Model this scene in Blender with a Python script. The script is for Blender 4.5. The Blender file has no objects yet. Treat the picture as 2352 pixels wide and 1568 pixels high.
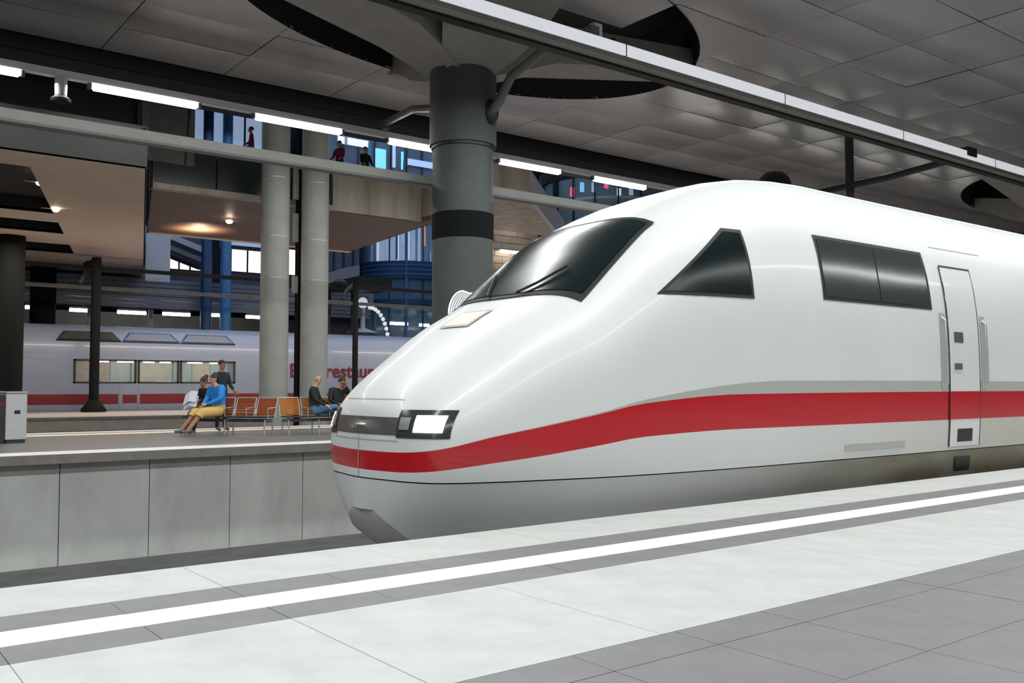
import bpy, bmesh, math, random
from mathutils import Vector, Matrix
random.seed(7)
S = bpy.context.scene
COL = S.collection
# ------------------------------------------------------------------ camera, world, lights, exposure
EYE = 1.15            # camera height over the near platform; X runs along the rails, Y across them
FPX, YAW, PITCH = 2130.0, math.radians(37.5), math.atan(101 / 2130.0)
cam = bpy.data.cameras.new('camera'); cam.sensor_width = 36.0; cam.lens = FPX / 2352 * 36.0
cam.clip_start = 0.05; cam.clip_end = 400
co = bpy.data.objects.new('camera', cam); COL.objects.link(co)
co.location = (0, 0, EYE); co.rotation_euler = (math.pi / 2 + PITCH, 0, -YAW)
S.camera = co
S.view_settings.view_transform = 'Standard'; S.view_settings.look = 'None'
S.view_settings.gamma = 1.0; S.view_settings.use_curve_mapping = False
S.view_settings.exposure = 0.0
w = bpy.data.worlds.new('world'); S.world = w; w.use_nodes = True
w.node_tree.nodes['Background'].inputs[0].default_value = (0.55, 0.62, 0.72, 1)
w.node_tree.nodes['Background'].inputs[1].default_value = 0.03


def area(name, loc, sx, sy, power, col=(1, 0.97, 0.93), rot=(0, 0, 0), spread=180):
    l = bpy.data.lights.new(name, 'AREA'); l.shape = 'RECTANGLE'; l.size = sx; l.size_y = sy
    l.energy = power; l.color = col; l.spread = math.radians(spread)
    o = bpy.data.objects.new(name, l); COL.objects.link(o); o.location = loc; o.rotation_euler = rot
    return o


# the platform luminaire lines: two over our platform (out of frame), two over the middle platform, two behind
COOL = (0.965, 1.0, 0.985)
area('lamp_line_near_a', (9, 5.0, 8.6), 56, 0.35, 2500, COOL)
area('lamp_line_near_b', (6, -3.5, 8.6), 56, 0.35, 2500, COOL)
area('lamp_line_middle_a', (26, 15.4, 8.55), 66, 0.30, 2900, COOL)
area('lamp_line_middle_b', (26, 24.9, 8.62), 66, 0.20, 1400, COOL)
area('lamp_line_back', (22, 40.0, 6.9), 54, 0.25, 2500, (1.0, 0.86, 0.74))
area('hall_light', (26, 44.0, 15.5), 40, 12, 2200, (0.55, 0.72, 1.0))


# ------------------------------------------------------------------ materials
def mat(name, col, rough=0.5, metal=0.0, noise=0.0, nscale=6.0, emit=None, es=0.0, alpha=1.0, coat=0.0, bump=0.0,
        bscale=40.0, col2=None, trans=0.0, stretch=None, spec=0.5):
    m = bpy.data.materials.new(name); m.use_nodes = True
    nt = m.node_tree; b = nt.nodes['Principled BSDF']
    b.inputs['Base Color'].default_value = (*col, 1); b.inputs['Roughness'].default_value = rough
    b.inputs['Metallic'].default_value = metal
    b.inputs['Specular IOR Level'].default_value = spec
    b.inputs['Coat Weight'].default_value = coat
    b.inputs['Coat Roughness'].default_value = 0.08
    b.inputs['Transmission Weight'].default_value = trans
    if emit:
        b.inputs['Emission Color'].default_value = (*emit, 1); b.inputs['Emission Strength'].default_value = es
    if alpha < 1:
        b.inputs['Alpha'].default_value = alpha
    if noise or bump:
        tc = nt.nodes.new('ShaderNodeTexCoord')
        src = tc.outputs['Object']
        if stretch:
            mp = nt.nodes.new('ShaderNodeMapping'); mp.inputs['Scale'].default_value = stretch
            nt.links.new(src, mp.inputs['Vector']); src = mp.outputs['Vector']
        if noise:
            n = nt.nodes.new('ShaderNodeTexNoise'); n.inputs['Scale'].default_value = nscale; n.inputs['Detail'].default_value = 6
            n.inputs['Roughness'].default_value = 0.6
            nt.links.new(src, n.inputs['Vector'])
            r = nt.nodes.new('ShaderNodeValToRGB')
            c2 = col2 or tuple(max(0, c * (1 - noise)) for c in col)
            c1 = tuple(min(1, c * (1 + noise * 0.5)) for c in col) if not col2 else col
            r.color_ramp.elements[0].color = (*c2, 1); r.color_ramp.elements[1].color = (*c1, 1)
            r.color_ramp.elements[0].position = 0.3; r.color_ramp.elements[1].position = 0.7
            nt.links.new(n.outputs['Fac'], r.inputs['Fac']); nt.links.new(r.outputs['Color'], b.inputs['Base Color'])
        if bump:
            n2 = nt.nodes.new('ShaderNodeTexNoise'); n2.inputs['Scale'].default_value = bscale; n2.inputs['Detail'].default_value = 4
            nt.links.new(src, n2.inputs['Vector'])
            bp = nt.nodes.new('ShaderNodeBump'); bp.inputs['Strength'].default_value = bump; bp.inputs['Distance'].default_value = 0.01
            nt.links.new(n2.outputs['Fac'], bp.inputs['Height']); nt.links.new(bp.outputs['Normal'], b.inputs['Normal'])
    return m


M = dict(
    stone_light=mat('stone_light', (0.60, 0.62, 0.60), 0.55, noise=0.12, nscale=3.0, bump=0.1, bscale=180),
    stone_grey=mat('stone_grey', (0.225, 0.22, 0.23), 0.5, noise=0.12, nscale=4.0, bump=0.1, bscale=160),
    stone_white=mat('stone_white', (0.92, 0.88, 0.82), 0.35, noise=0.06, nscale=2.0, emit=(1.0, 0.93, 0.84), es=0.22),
    grout=mat('grout', (0.36, 0.36, 0.36), 0.8),
    concrete=mat('concrete', (0.70, 0.715, 0.685), 0.7, noise=0.25, nscale=0.9, bump=0.15, bscale=30, stretch=(1, 1, 0.35)),
    concrete_dark=mat('concrete_dark', (0.10, 0.10, 0.095), 0.8, noise=0.3, nscale=2),
    edge_stone=mat('edge_stone', (0.26, 0.235, 0.21), 0.7, noise=0.2, nscale=3),
    strip_bright=mat('strip_bright', (0.80, 0.80, 0.80), 0.4, noise=0.05),
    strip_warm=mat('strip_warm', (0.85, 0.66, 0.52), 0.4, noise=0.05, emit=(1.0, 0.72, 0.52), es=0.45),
    floor_third=mat('floor_third', (0.44, 0.40, 0.36), 0.5, noise=0.12, nscale=2),
    floor_far=mat('floor_far', (0.165, 0.154, 0.147), 0.45, noise=0.15, nscale=2),
    white_paint=mat('white_paint', (0.80, 0.82, 0.82), 0.36, coat=0.12, noise=0.03, nscale=1.0),
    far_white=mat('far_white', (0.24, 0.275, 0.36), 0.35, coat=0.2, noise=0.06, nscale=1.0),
    skirt_paint=mat('skirt_paint', (0.52, 0.53, 0.51), 0.4, noise=0.45, nscale=0.7, col2=(0.30, 0.27, 0.21), stretch=(0.5, 1, 1.6)),
    red=mat('red_paint', (0.56, 0.008, 0.018), 0.3, coat=0.4),
    red_letter=mat('red_letter', (0.13, 0.010, 0.014), 0.6),
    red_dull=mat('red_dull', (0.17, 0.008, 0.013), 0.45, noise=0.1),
    stripe_grey=mat('stripe_grey', (0.50, 0.51, 0.48), 0.35, coat=0.2),
    matte_black=mat('matte_black', (0.010, 0.012, 0.012), 0.85, spec=0.12),
    black=mat('black', (0.012, 0.013, 0.014), 0.45),
    glass_dark=mat('glass_dark', (0.006, 0.014, 0.015), 0.20, spec=0.22),
    glass_grey=mat('glass_grey', (0.05, 0.055, 0.055), 0.16, spec=0.5),
    rubber=mat('rubber', (0.02, 0.02, 0.02), 0.6),
    steel_dark=mat('steel_dark', (0.028, 0.03, 0.032), 0.45, noise=0.2),
    steel_mid=mat('steel_mid', (0.16, 0.165, 0.16), 0.42, metal=0.3, noise=0.1),
    steel_light=mat('steel_light', (0.55, 0.56, 0.56), 0.32, metal=0.6),
    rail_steel=mat('rail_steel', (0.3, 0.28, 0.26), 0.35, metal=0.8),
    pillar_paint=mat('pillar_paint', (0.085, 0.097, 0.092), 0.58, noise=0.12, nscale=1.5, spec=0.35),
    pillar_pale=mat('pillar_pale', (0.42, 0.43, 0.395), 0.5, noise=0.12, nscale=1.5, spec=0.4),
    capital=mat('capital_concrete', (0.33, 0.31, 0.275), 0.75, noise=0.12, nscale=2.0),
    recess=mat('recess', (0.014, 0.016, 0.017), 0.7),
    ceiling=mat('ceiling_metal', (0.46, 0.44, 0.44), 0.30, metal=0.3, noise=0.10, nscale=0.8),
    soffit=mat('soffit', (0.86, 0.70, 0.57), 0.65, noise=0.06, nscale=1.0),
    soffit_brown=mat('soffit_brown', (0.20, 0.125, 0.085), 0.5, noise=0.15, nscale=0.8),
    fascia=mat('fascia', (0.022, 0.025, 0.023), 0.7, noise=0.1, nscale=1.2),
    drum=mat('drum', (0.55, 0.49, 0.40), 0.55, noise=0.38, nscale=1.1, stretch=(1.6, 1.6, 0.12)),
    cladding=mat('cladding', (0.17, 0.155, 0.15), 0.4, metal=0.3, noise=0.2, nscale=1.0),
    louver=mat('louver', (0.20, 0.21, 0.245), 0.5, noise=0.1),
    wall_dim=mat('wall_dim', (0.23, 0.225, 0.215), 0.7, noise=0.15, nscale=0.8),
    wall_blue=mat('wall_blue', (0.10, 0.14, 0.20), 0.6, noise=0.3, nscale=0.4),
    wall_white=mat('wall_white', (0.62, 0.64, 0.70), 0.6, noise=0.06),
    brick_warm=mat('brick_warm', (0.55, 0.42, 0.30), 0.7, noise=0.15, nscale=3),
    blue=mat('blue_paint', (0.055, 0.20, 0.42), 0.4, noise=0.1),
    blue_dark=mat('blue_dark', (0.018, 0.055, 0.14), 0.4, noise=0.1),
    blue_glass=mat('blue_glass', (0.30, 0.55, 0.75), 0.08, alpha=0.30, coat=0.4),
    clear_glass=mat('clear_glass', (0.55, 0.75, 0.85), 0.05, alpha=0.18, coat=0.5),
    dark_panel=mat('dark_panel', (0.035, 0.045, 0.045), 0.22, coat=0.3),
    emit_tube=mat('emit_tube', (1, 1, 1), 0.4, emit=(1.0, 0.985, 0.93), es=9.0),
    emit_soft=mat('emit_soft', (0.86, 0.87, 0.9), 0.4, emit=(0.92, 0.95, 1.0), es=0.55),
    emit_head=mat('emit_head', (1, 1, 1), 0.3, emit=(1.0, 0.93, 0.86), es=6.0),
    emit_head_warm=mat('emit_head_warm', (1, .9, .8), 0.3, emit=(1.0, 0.78, 0.64), es=1.5),
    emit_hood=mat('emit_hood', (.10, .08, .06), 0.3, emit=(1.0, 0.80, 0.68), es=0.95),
    emit_spot=mat('emit_spot', (1, .8, .6), 0.3, emit=(1.0, 0.80, 0.58), es=14.0),
    emit_shop=mat('emit_shop', (.9, .85, .75), 0.5, emit=(1.0, 0.88, 0.72), es=1.6),
    emit_cyan=mat('emit_cyan', (.3, .7, .9), 0.5, emit=(0.16, 0.62, 0.95), es=0.75),
    emit_sky=mat('emit_sky', (.5, .65, .9), 0.5, emit=(0.45, 0.60, 0.88), es=0.42),
    emit_pink=mat('emit_pink', (.9, .1, .2), 0.5, emit=(1.0, 0.06, 0.2), es=0.8),
    emit_orange=mat('emit_orange', (.9, .3, .1), 0.5, emit=(1.0, 0.25, 0.04), es=0.7),
    warm_interior=mat('warm_interior', (0.50, 0.36, 0.16), 0.6, noise=0.4, nscale=2, emit=(0.55, 0.42, 0.2), es=0.16),
    orange_interior=mat('orange_interior', (0.42, 0.19, 0.05), 0.6, noise=0.4, nscale=2, emit=(0.5, 0.22, 0.06), es=0.12),
    green_interior=mat('green_interior', (0.32, 0.33, 0.24), 0.5, noise=0.3, nscale=2, emit=(0.4, 0.42, 0.3), es=0.14),
    wood=mat('wood_orange', (0.60, 0.20, 0.035), 0.45, noise=0.2, nscale=6, stretch=(1, 8, 8)),
    wood_red=mat('wood_red', (0.42, 0.085, 0.018), 0.45, noise=0.2, nscale=6, stretch=(1, 8, 8)),
    bin=mat('bin_metal', (0.58, 0.59, 0.59), 0.4, metal=0.2, noise=0.05),
    skin=mat('skin', (0.62, 0.34, 0.24), 0.55), skin_tan=mat('skin_tan', (0.42, 0.20, 0.115), 0.55),
    hair_dark=mat('hair_dark', (0.02, 0.014, 0.012), 0.6), hair_brown=mat('hair_brown', (0.06, 0.025, 0.018), 0.6),
    jacket_blue=mat('jacket_blue', (0.02, 0.27, 0.78), 0.6, noise=0.15, nscale=9), shorts_yellow=mat('shorts_yellow', (0.74, 0.50, 0.16), 0.8, noise=0.1, nscale=8),
    cloth_black=mat('cloth_black', (0.012, 0.014, 0.017), 0.75), jeans=mat('jeans', (0.10, 0.22, 0.42), 0.8, noise=0.2, nscale=9),
    cloth_navy=mat('cloth_navy', (0.02, 0.03, 0.05), 0.8), cloth_red=mat('cloth_red', (0.35, 0.02, 0.05), 0.8),
    cloth_teal=mat('cloth_teal', (0.05, 0.28, 0.38), 0.8), cloth_pale=mat('cloth_pale', (0.55, 0.50, 0.42), 0.8),
    shoe=mat('shoe_grey', (0.16, 0.15, 0.15), 0.7), paper=mat('paper', (0.80, 0.82, 0.88), 0.7),
    eye=mat('eye_dark', (0.02, 0.015, 0.012), 0.2), lip=mat('lip', (0.45, 0.16, 0.13), 0.5),
)
PI = math.pi
def grime(m, clean, dirty, x0, x1):          # road grime that builds up behind the nose
    nt = m.node_tree; b = nt.nodes['Principled BSDF']
    tc = nt.nodes.new('ShaderNodeTexCoord'); sp = nt.nodes.new('ShaderNodeSeparateXYZ'); nt.links.new(tc.outputs['Object'], sp.inputs[0])
    mr = nt.nodes.new('ShaderNodeMapRange'); mr.inputs['From Min'].default_value = x0; mr.inputs['From Max'].default_value = x1
    nt.links.new(sp.outputs['X'], mr.inputs['Value'])
    n = nt.nodes.new('ShaderNodeTexNoise'); n.inputs['Scale'].default_value = 0.9; n.inputs['Detail'].default_value = 5
    mp = nt.nodes.new('ShaderNodeMapping'); mp.inputs['Scale'].default_value = (0.6, 1, 2); nt.links.new(tc.outputs['Object'], mp.inputs['Vector']); nt.links.new(mp.outputs['Vector'], n.inputs['Vector'])
    mu = nt.nodes.new('ShaderNodeMath'); mu.operation = 'MULTIPLY'; nt.links.new(mr.outputs['Result'], mu.inputs[0])
    ad = nt.nodes.new('ShaderNodeMath'); ad.operation = 'ADD'; ad.inputs[1].default_value = 0.45; nt.links.new(n.outputs['Fac'], ad.inputs[0]); nt.links.new(ad.outputs[0], mu.inputs[1]); mu.use_clamp = True
    mx = nt.nodes.new('ShaderNodeMix'); mx.data_type = 'RGBA'; nt.links.new(mu.outputs[0], mx.inputs['Factor'])
    mx.inputs['A'].default_value = (*clean, 1); mx.inputs['B'].default_value = (*dirty, 1); nt.links.new(mx.outputs['Result'], b.inputs['Base Color'])
M['skirt_paint'] = mat('skirt_paint', (0.7, 0.7, 0.7), 0.42); grime(M['skirt_paint'], (0.74, 0.76, 0.77), (0.20, 0.17, 0.115), 1.5, 6.5)
M['lower_paint'] = mat('lower_paint', (0.8, 0.8, 0.8), 0.36, coat=0.1); grime(M['lower_paint'], (0.80, 0.82, 0.82), (0.52, 0.47, 0.38), 4.0, 12.0)


# ------------------------------------------------------------------ mesh helpers
class MB:
    def __init__(s): s.v = []; s.f = []; s.smooth = False
    def add(s, vs, fs):
        n = len(s.v); s.v += [tuple(p) for p in vs]; s.f += [tuple(i + n for i in f) for f in fs]; return s
    def box(s, x0, x1, y0, y1, z0, z1, bev=0.0):
        if bev:
            b = bev
            vs = []
            for z, i in ((z0, b), (z0 + b, 0), (z1 - b, 0), (z1, b)):
                vs += [(x0 + b, y0 + i, z), (x1 - b, y0 + i, z), (x1 - i, y0 + b, z), (x1 - i, y1 - b, z),
                       (x1 - b, y1 - i, z), (x0 + b, y1 - i, z), (x0 + i, y1 - b, z), (x0 + i, y0 + b, z)]
            fs = [tuple(range(7, -1, -1)), tuple(range(24, 32))]
            for r in range(3):
                for k in range(8):
                    fs.append((r * 8 + k, r * 8 + (k + 1) % 8, r * 8 + 8 + (k + 1) % 8, r * 8 + 8 + k))
            return s.add(vs, fs)
        return s.add([(x0, y0, z0), (x1, y0, z0), (x1, y1, z0), (x0, y1, z0), (x0, y0, z1), (x1, y0, z1), (x1, y1, z1), (x0, y1, z1)],
                     [(0, 3, 2, 1), (4, 5, 6, 7), (0, 1, 5, 4), (1, 2, 6, 5), (2, 3, 7, 6), (3, 0, 4, 7)])
    def prism(s, poly, z0, z1):          # polygon in XY, counter-clockwise
        n = len(poly)
        vs = [(x, y, z0) for x, y in poly] + [(x, y, z1) for x, y in poly]
        return s.add(vs, [tuple(range(n - 1, -1, -1)), tuple(range(n, 2 * n))] + [(i, (i + 1) % n, n + (i + 1) % n, n + i) for i in range(n)])
    def tube(s, pts, r, n=10, cap=True):
        pts = [Vector(p) for p in pts]
        rs = r if isinstance(r, (list, tuple)) else [r] * len(pts)
        base = len(s.v); ref = None
        for i, p in enumerate(pts):
            d = (pts[min(i + 1, len(pts) - 1)] - pts[max(i - 1, 0)]).normalized()
            if ref is None:
                ref = d.orthogonal().normalized()
            a = (ref - d * ref.dot(d)).normalized(); ref = a; b = d.cross(a)
            for k in range(n):
                t = 2 * PI * k / n
                s.v.append(tuple(p + (a * math.cos(t) + b * math.sin(t)) * rs[i]))
        for i in range(len(pts) - 1):
            for k in range(n):
                s.f.append((base + i * n + k, base + i * n + (k + 1) % n, base + (i + 1) * n + (k + 1) % n, base + (i + 1) * n + k))
        if cap:
            s.f.append(tuple(base + k for k in range(n - 1, -1, -1)))
            e = base + (len(pts) - 1) * n
            s.f.append(tuple(e + k for k in range(n)))
        s.smooth = True
        return s
    def lathe(s, prof, n=40, c=(0, 0), a0=0.0, a1=2 * PI):   # prof: (radius, z)
        base = len(s.v); full = abs(a1 - a0 - 2 * PI) < 1e-6; m = n if full else n + 1
        for r, z in prof:
            for k in range(m):
                t = a0 + (a1 - a0) * k / n
                s.v.append((c[0] + r * math.cos(t), c[1] + r * math.sin(t), z))
        for i in range(len(prof) - 1):
            for k in range(n):
                k2 = (k + 1) % m
                s.f.append((base + i * m + k, base + i * m + k2, base + (i + 1) * m + k2, base + (i + 1) * m + k))
        if full:
            if prof[0][0] > 1e-6: s.f.append(tuple(base + k for k in range(m - 1, -1, -1)))
            if prof[-1][0] > 1e-6: s.f.append(tuple(base + (len(prof) - 1) * m + k for k in range(m)))
        s.smooth = True
        return s
    def ball(s, c, rx, ry=None, rz=None, n=14, m=9):
        ry = ry or rx; rz = rz or rx
        base = len(s.v)
        for i in range(m + 1):
            th = PI * i / m
            for k in range(n):
                t = 2 * PI * k / n
                s.v.append((c[0] + rx * math.sin(th) * math.cos(t), c[1] + ry * math.sin(th) * math.sin(t), c[2] + rz * math.cos(th)))
        for i in range(m):
            for k in range(n):
                s.f.append((base + i * n + k, base + (i + 1) * n + k, base + (i + 1) * n + (k + 1) % n, base + i * n + (k + 1) % n))
        s.smooth = True
        return s
    def grid(s, P):                        # rows of points
        base = len(s.v); m = len(P[0])
        for row in P: s.v += [tuple(p) for p in row]
        for i in range(len(P) - 1):
            for k in range(m - 1):
                s.f.append((base + i * m + k, base + i * m + k + 1, base + (i + 1) * m + k + 1, base + (i + 1) * m + k))
        s.smooth = True
        return s
    def build(s, name, m, parent=None, fix=True):
        me = bpy.data.meshes.new(name); me.from_pydata(s.v, [], s.f)
        if fix:
            bm = bmesh.new(); bm.from_mesh(me)
            bmesh.ops.remove_doubles(bm, verts=bm.verts, dist=1e-5)
            bmesh.ops.recalc_face_normals(bm, faces=bm.faces); bm.to_mesh(me); bm.free()
        me.materials.append(M[m] if isinstance(m, str) else m)
        if s.smooth:
            me.shade_smooth()
            try: me.set_sharp_from_angle(angle=math.radians(38))
            except Exception: pass
        o = bpy.data.objects.new(name, me); COL.objects.link(o)
        if parent is not None: o.parent = parent
        return o


def bx(name, m, parent, *a, bev=0.0): return MB().box(*a, bev=bev).build(name, m, parent, fix=False)
def tag(o, label, cat, group=None, kind=None):
    o['label'] = label; o['category'] = cat
    if group: o['group'] = group
    if kind: o['kind'] = kind
    return o
def thing(name, label, cat, loc=(0, 0, 0), rz=0.0, group=None, kind=None):
    o = bpy.data.objects.new(name, None); COL.objects.link(o); o.location = loc; o.rotation_euler = (0, 0, rz)
    o.empty_display_size = 0.2
    return tag(o, label, cat, group, kind)
def struct(o): o['kind'] = 'structure'; return o
def group_empty(name):
    o = bpy.data.objects.new(name, None); COL.objects.link(o); return struct(o)
def dup(root, loc, rz, label, group=None):
    r = root.copy(); COL.objects.link(r); r.location = loc; r.rotation_euler = (0, 0, rz); r['label'] = label
    if group: r['group'] = group
    for ch in list(root.children):
        c = ch.copy(); COL.objects.link(c); c.parent = r
        for g in list(ch.children):
            d = g.copy(); COL.objects.link(d); d.parent = c
    return r
def ray(px, py):                           # world direction through a photo point
    a = (px - 1176) / FPX; b = (784 - py) / FPX
    f = math.cos(PITCH) - b * math.sin(PITCH); u = math.sin(PITCH) + b * math.cos(PITCH)
    return (f * math.sin(YAW) + a * math.cos(YAW), f * math.cos(YAW) - a * math.sin(YAW), u)
def atY(px, py, Y):
    d = ray(px, py); t = Y / d[1]; return (d[0] * t, Y, EYE + d[2] * t)
def X_at(px, Y): return atY(px, 885, Y)[0]
def Z_at(px, py, Y): return atY(px, py, Y)[2]


# ------------------------------------------------------------------ setting: near platform
fl = bx('floor', 'grout', None, -8, 40, -9, 5.995, -0.6, -0.014); struct(fl)
_tiles = {}
def tile(parent, m, x0, x1, y0, y1, z0=-0.014, z1=0.0, gap=0.004, name='tile'):
    key = (m, round(x1 - x0, 3), round(y1 - y0, 3), round(z1 - z0, 3))
    if key in _tiles:
        o = bpy.data.objects.new(name, _tiles[key]); COL.objects.link(o); o.parent = parent
    else:
        o = bx(name, m, parent, gap / 2, x1 - x0 - gap / 2, gap / 2, y1 - y0 - gap / 2, 0, z1 - z0); _tiles[key] = o.data
    o.location = (x0, y0, z0 + random.uniform(-0.0006, 0.0006))
    return o
X0 = -0.52
for k in range(14): tile(fl, 'stone_light', X0 + k * 1.24, X0 + (k + 1) * 1.24, 5.26, 6.0)
for k in range(27):
    a, b = X0 + k * 0.62, X0 + (k + 1) * 0.62
    tile(fl, 'stone_grey', a, b, 4.94, 5.26)
    tile(fl, 'stone_grey', a, b, 4.35, 4.65)
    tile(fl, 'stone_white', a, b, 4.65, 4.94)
for k in range(14): tile(fl, 'stone_light', X0 + k * 1.24, X0 + (k + 1) * 1.24, 3.03, 4.35)
for k in range(3, 22): tile(fl, 'stone_grey', 0.72 + (k - 3) * 0.64, 0.72 + (k - 2) * 0.64, 2.76, 3.03)
for r in range(3):
    for k in range(12): tile(fl, 'stone_grey', 0.72 + k * 0.64, 0.72 + (k + 1) * 0.64, 2.76 - 0.62 * (r + 1), 2.76 - 0.62 * r)
# plain continuation of the bands towards the right, past the frame
for y0, y1, m in ((5.26, 6, 'stone_light'), (4.94, 5.26, 'stone_grey'), (4.65, 4.94, 'stone_white'), (4.35, 4.65, 'stone_grey'), (3.03, 4.35, 'stone_light'), (-6, 3.03, 'stone_grey')):
    bx('band', m, fl, 16.9, 40, y0, y1, -0.014, 0.0)
wn = MB().box(-8, 40, 5.80, 5.99, -2.0, -0.6).build('wall_near', 'concrete_dark'); struct(wn)
tb = MB().box(-8, 90, 6.0, 11.0, -1.6, -1.06).box(-8, 90, 11.0, 17.4, -2.3, -1.9).build('floor_trackbed', 'concrete_dark'); struct(tb)
for yc in (7.06, 8.64):
    r = MB().box(-8, 60, yc - 0.075, yc + 0.075, -1.06, -1.03).box(-8, 60, yc - 0.012, yc + 0.012, -1.03, -0.93).box(-8, 60, yc - 0.036, yc + 0.036, -0.93, -0.88)
    o = r.build('rail', 'rail_steel'); tag(o, 'steel running rail %s under the arriving white train' % ('nearer our platform' if yc < 8 else 'farther from our platform'), 'rail')

# ------------------------------------------------------------------ setting: middle platform and the wall under its edge
f2 = bx('floor', 'floor_far', None, -12, 80, 17.3, 24.9, -0.15, -0.005); struct(f2)
for y0, y1, m, nm in ((17.0, 17.78, 'strip_bright', 'edge_strip'), (23.35, 23.72, 'strip_warm', 'light_strip'), (24.2, 24.9, 'strip_bright', 'edge_strip')):
    bx(nm, m, f2, -12, 80, y0, y1, -0.1, 0.002)
bx('edge_beam', 'edge_stone', f2, -12, 80, 16.98, 17.4, -0.155, 0.0)
wf = bx('wall_track', 'concrete_dark', None, -12, 80, 17.33, 17.6, -2.0, -0.15); struct(wf)
for k in range(-4, 26):
    x = 3.55 + 1.48 * k
    p = bx('panel', 'concrete', wf, x + 0.008, x + 1.472, 17.24 + random.uniform(0, .006), 17.34, -1.90, -0.157)
# third platform (behind): wall, floor
f3 = bx('floor', 'floor_third', None, -12, 110, 36.25, 44.0, -0.5, 0.0); struct(f3)
bx('edge_strip', 'edge_stone', f3, -12, 110, 36.2, 36.9, -0.1, 0.003)
w3 = bx('wall_track', 'concrete_dark', None, -12, 110, 36.5, 36.9, -2.0, -0.1); struct(w3)
for k in range(-4, 24):
    x = 4.0 + 2.4 * k
    bx('panel', 'edge_stone', w3, x + .01, x + 2.39, 36.42, 36.52, -1.95, -0.1)
t2 = MB().box(-12, 110, 24.9, 36.6, -2.3, -1.95).box(-12, 110, 44.0, 50, -1.6, -1.2).build('floor_trackbed', 'concrete_dark'); struct(t2)
f4 = bx('floor', 'wall_dim', None, -12, 130, 50, 66, -1.6, 0.0); struct(f4)

# ------------------------------------------------------------------ ceiling: metal panels with two lens-shaped openings
ZC = 10.8
ce = bx('ceiling', 'recess', None, -14, 130, -10, 28.7, 12.6, 12.8); struct(ce)
ELL = [(14.45, 19.75, 7.4, 4.7), (50.7, 19.75, 7.4, 4.7)]
SHEAR = 0.28          # the hall's cross axis is not square to the tracks
def ell_x(e, y):
    cx, cy, a, b = e
    t = 1 - ((y - cy) / b) ** 2
    if t < 0: return None
    c = cx + SHEAR * (y - 20.05); h = a * math.sqrt(t); return c - h, c + h
def clip_panel(x0, x1, y0, y1):
    full = [[(x0, y0), (x1, y0), (x1, y1), (x0, y1)]]
    e = next((e for e in ELL if x1 > e[0] - e[2] - 1.4 and x0 < e[0] + e[2] + 1.4 and y1 > e[1] - e[3] and y0 < e[1] + e[3]), None)
    if not e: return full
    ys = sorted(set([y0 + (y1 - y0) * i / 20 for i in range(21)] + [y for y in (e[1] - e[3] + 1e-6, e[1] + e[3] - 1e-6) if y0 < y < y1]))
    if all((ell_x(e, y) is None or ell_x(e, y)[0] >= x1 or ell_x(e, y)[1] <= x0) for y in ys): return full
    out = []
    for p, q in zip(ys, ys[1:]):
        rp, rq = ell_x(e, p), ell_x(e, q)
        if rp is None or rq is None: out.append([(x0, p), (x1, p), (x1, q), (x0, q)]); continue
        lo = [min(max(r_[0], x0), x1) for r_ in (rp, rq)]; hi = [max(min(r_[1], x1), x0) for r_ in (rp, rq)]
        if max(lo) > x0 + 1e-4: out.append([(x0, p), (lo[0], p), (lo[1], q), (x0, q)])
        if min(hi) < x1 - 1e-4: out.append([(hi[0], p), (x1, p), (x1, q), (hi[1], q)])
    return out
_full = None
for i in range(0, 19):
    for j in range(-1, 13):
        x0 = -4.2 + 3.6 * i; y0 = 1.4 + 2.05 * j + 2.05; x1, y1 = x0 + 3.6, y0 + 2.05
        if y1 > 28.8: continue
        if j < 2 and (i < 4): continue
        polys = clip_panel(x0 + .012, x1 - .012, y0 + .012, y1 - .012)
        if not polys: continue
        cx, cy = (x0 + x1) / 2, (y0 + y1) / 2
        mb = MB()
        if len(polys) == 1:
            # slightly dished sheet: a 3 x 3 grid with turned-up edges
            hx, hy = 1.788, 1.013
            P = [[(sx * hx, sy * hy, (0.014 if abs(sx) == 1 or abs(sy) == 1 else 0.0)) for sx in (-1, -.93, 0, .93, 1)] for sy in (-1, -.93, 0, .93, 1)]
            if _full is None:
                o = mb.grid(P).build('panel', 'ceiling', ce); _full = o.data
            else:
                o = bpy.data.objects.new('panel', _full); COL.objects.link(o); o.parent = ce
        else:
            for q in polys: mb.prism([(x - cx, y - cy) for x, y in q], 0, 0.04)
            o = mb.build('panel', 'ceiling', ce)
        o.location = (cx, cy, ZC); o.rotation_euler = (random.uniform(-.006, .006), random.uniform(-.004, .004), 0)
for cx, cy, a, b in ELL:
    P = []
    for z, g in ((ZC - 0.03, 0.0), (ZC + 0.25, 0.0), (12.55, -0.2)):
        P.append([(cx + (a + g) * math.cos(t * 2 * PI / 72) + SHEAR * (cy - 20.05 + (b + g) * math.sin(t * 2 * PI / 72)), cy + (b + g) * math.sin(t * 2 * PI / 72), z) for t in range(73)])
    MB().grid(P).build('opening_rim', 'recess', ce)
t = bx('trim_1', 'steel_dark', None, -14, 110, 28.7, 29.25, 9.95, 12.8); struct(t)
bx('channel', 'black', t, -14, 110, 28.55, 28.7, 10.55, 10.95)
up = bx('ceiling', 'wall_blue', None, -14, 130, 28.7, 70, 17.5, 17.8); struct(up)
wb = bx('wall_back', 'wall_blue', None, -14, 130, 66, 66.4, -1.6, 17.6); struct(wb)

# ------------------------------------------------------------------ level -1 galleries
ZS = 7.2
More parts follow.
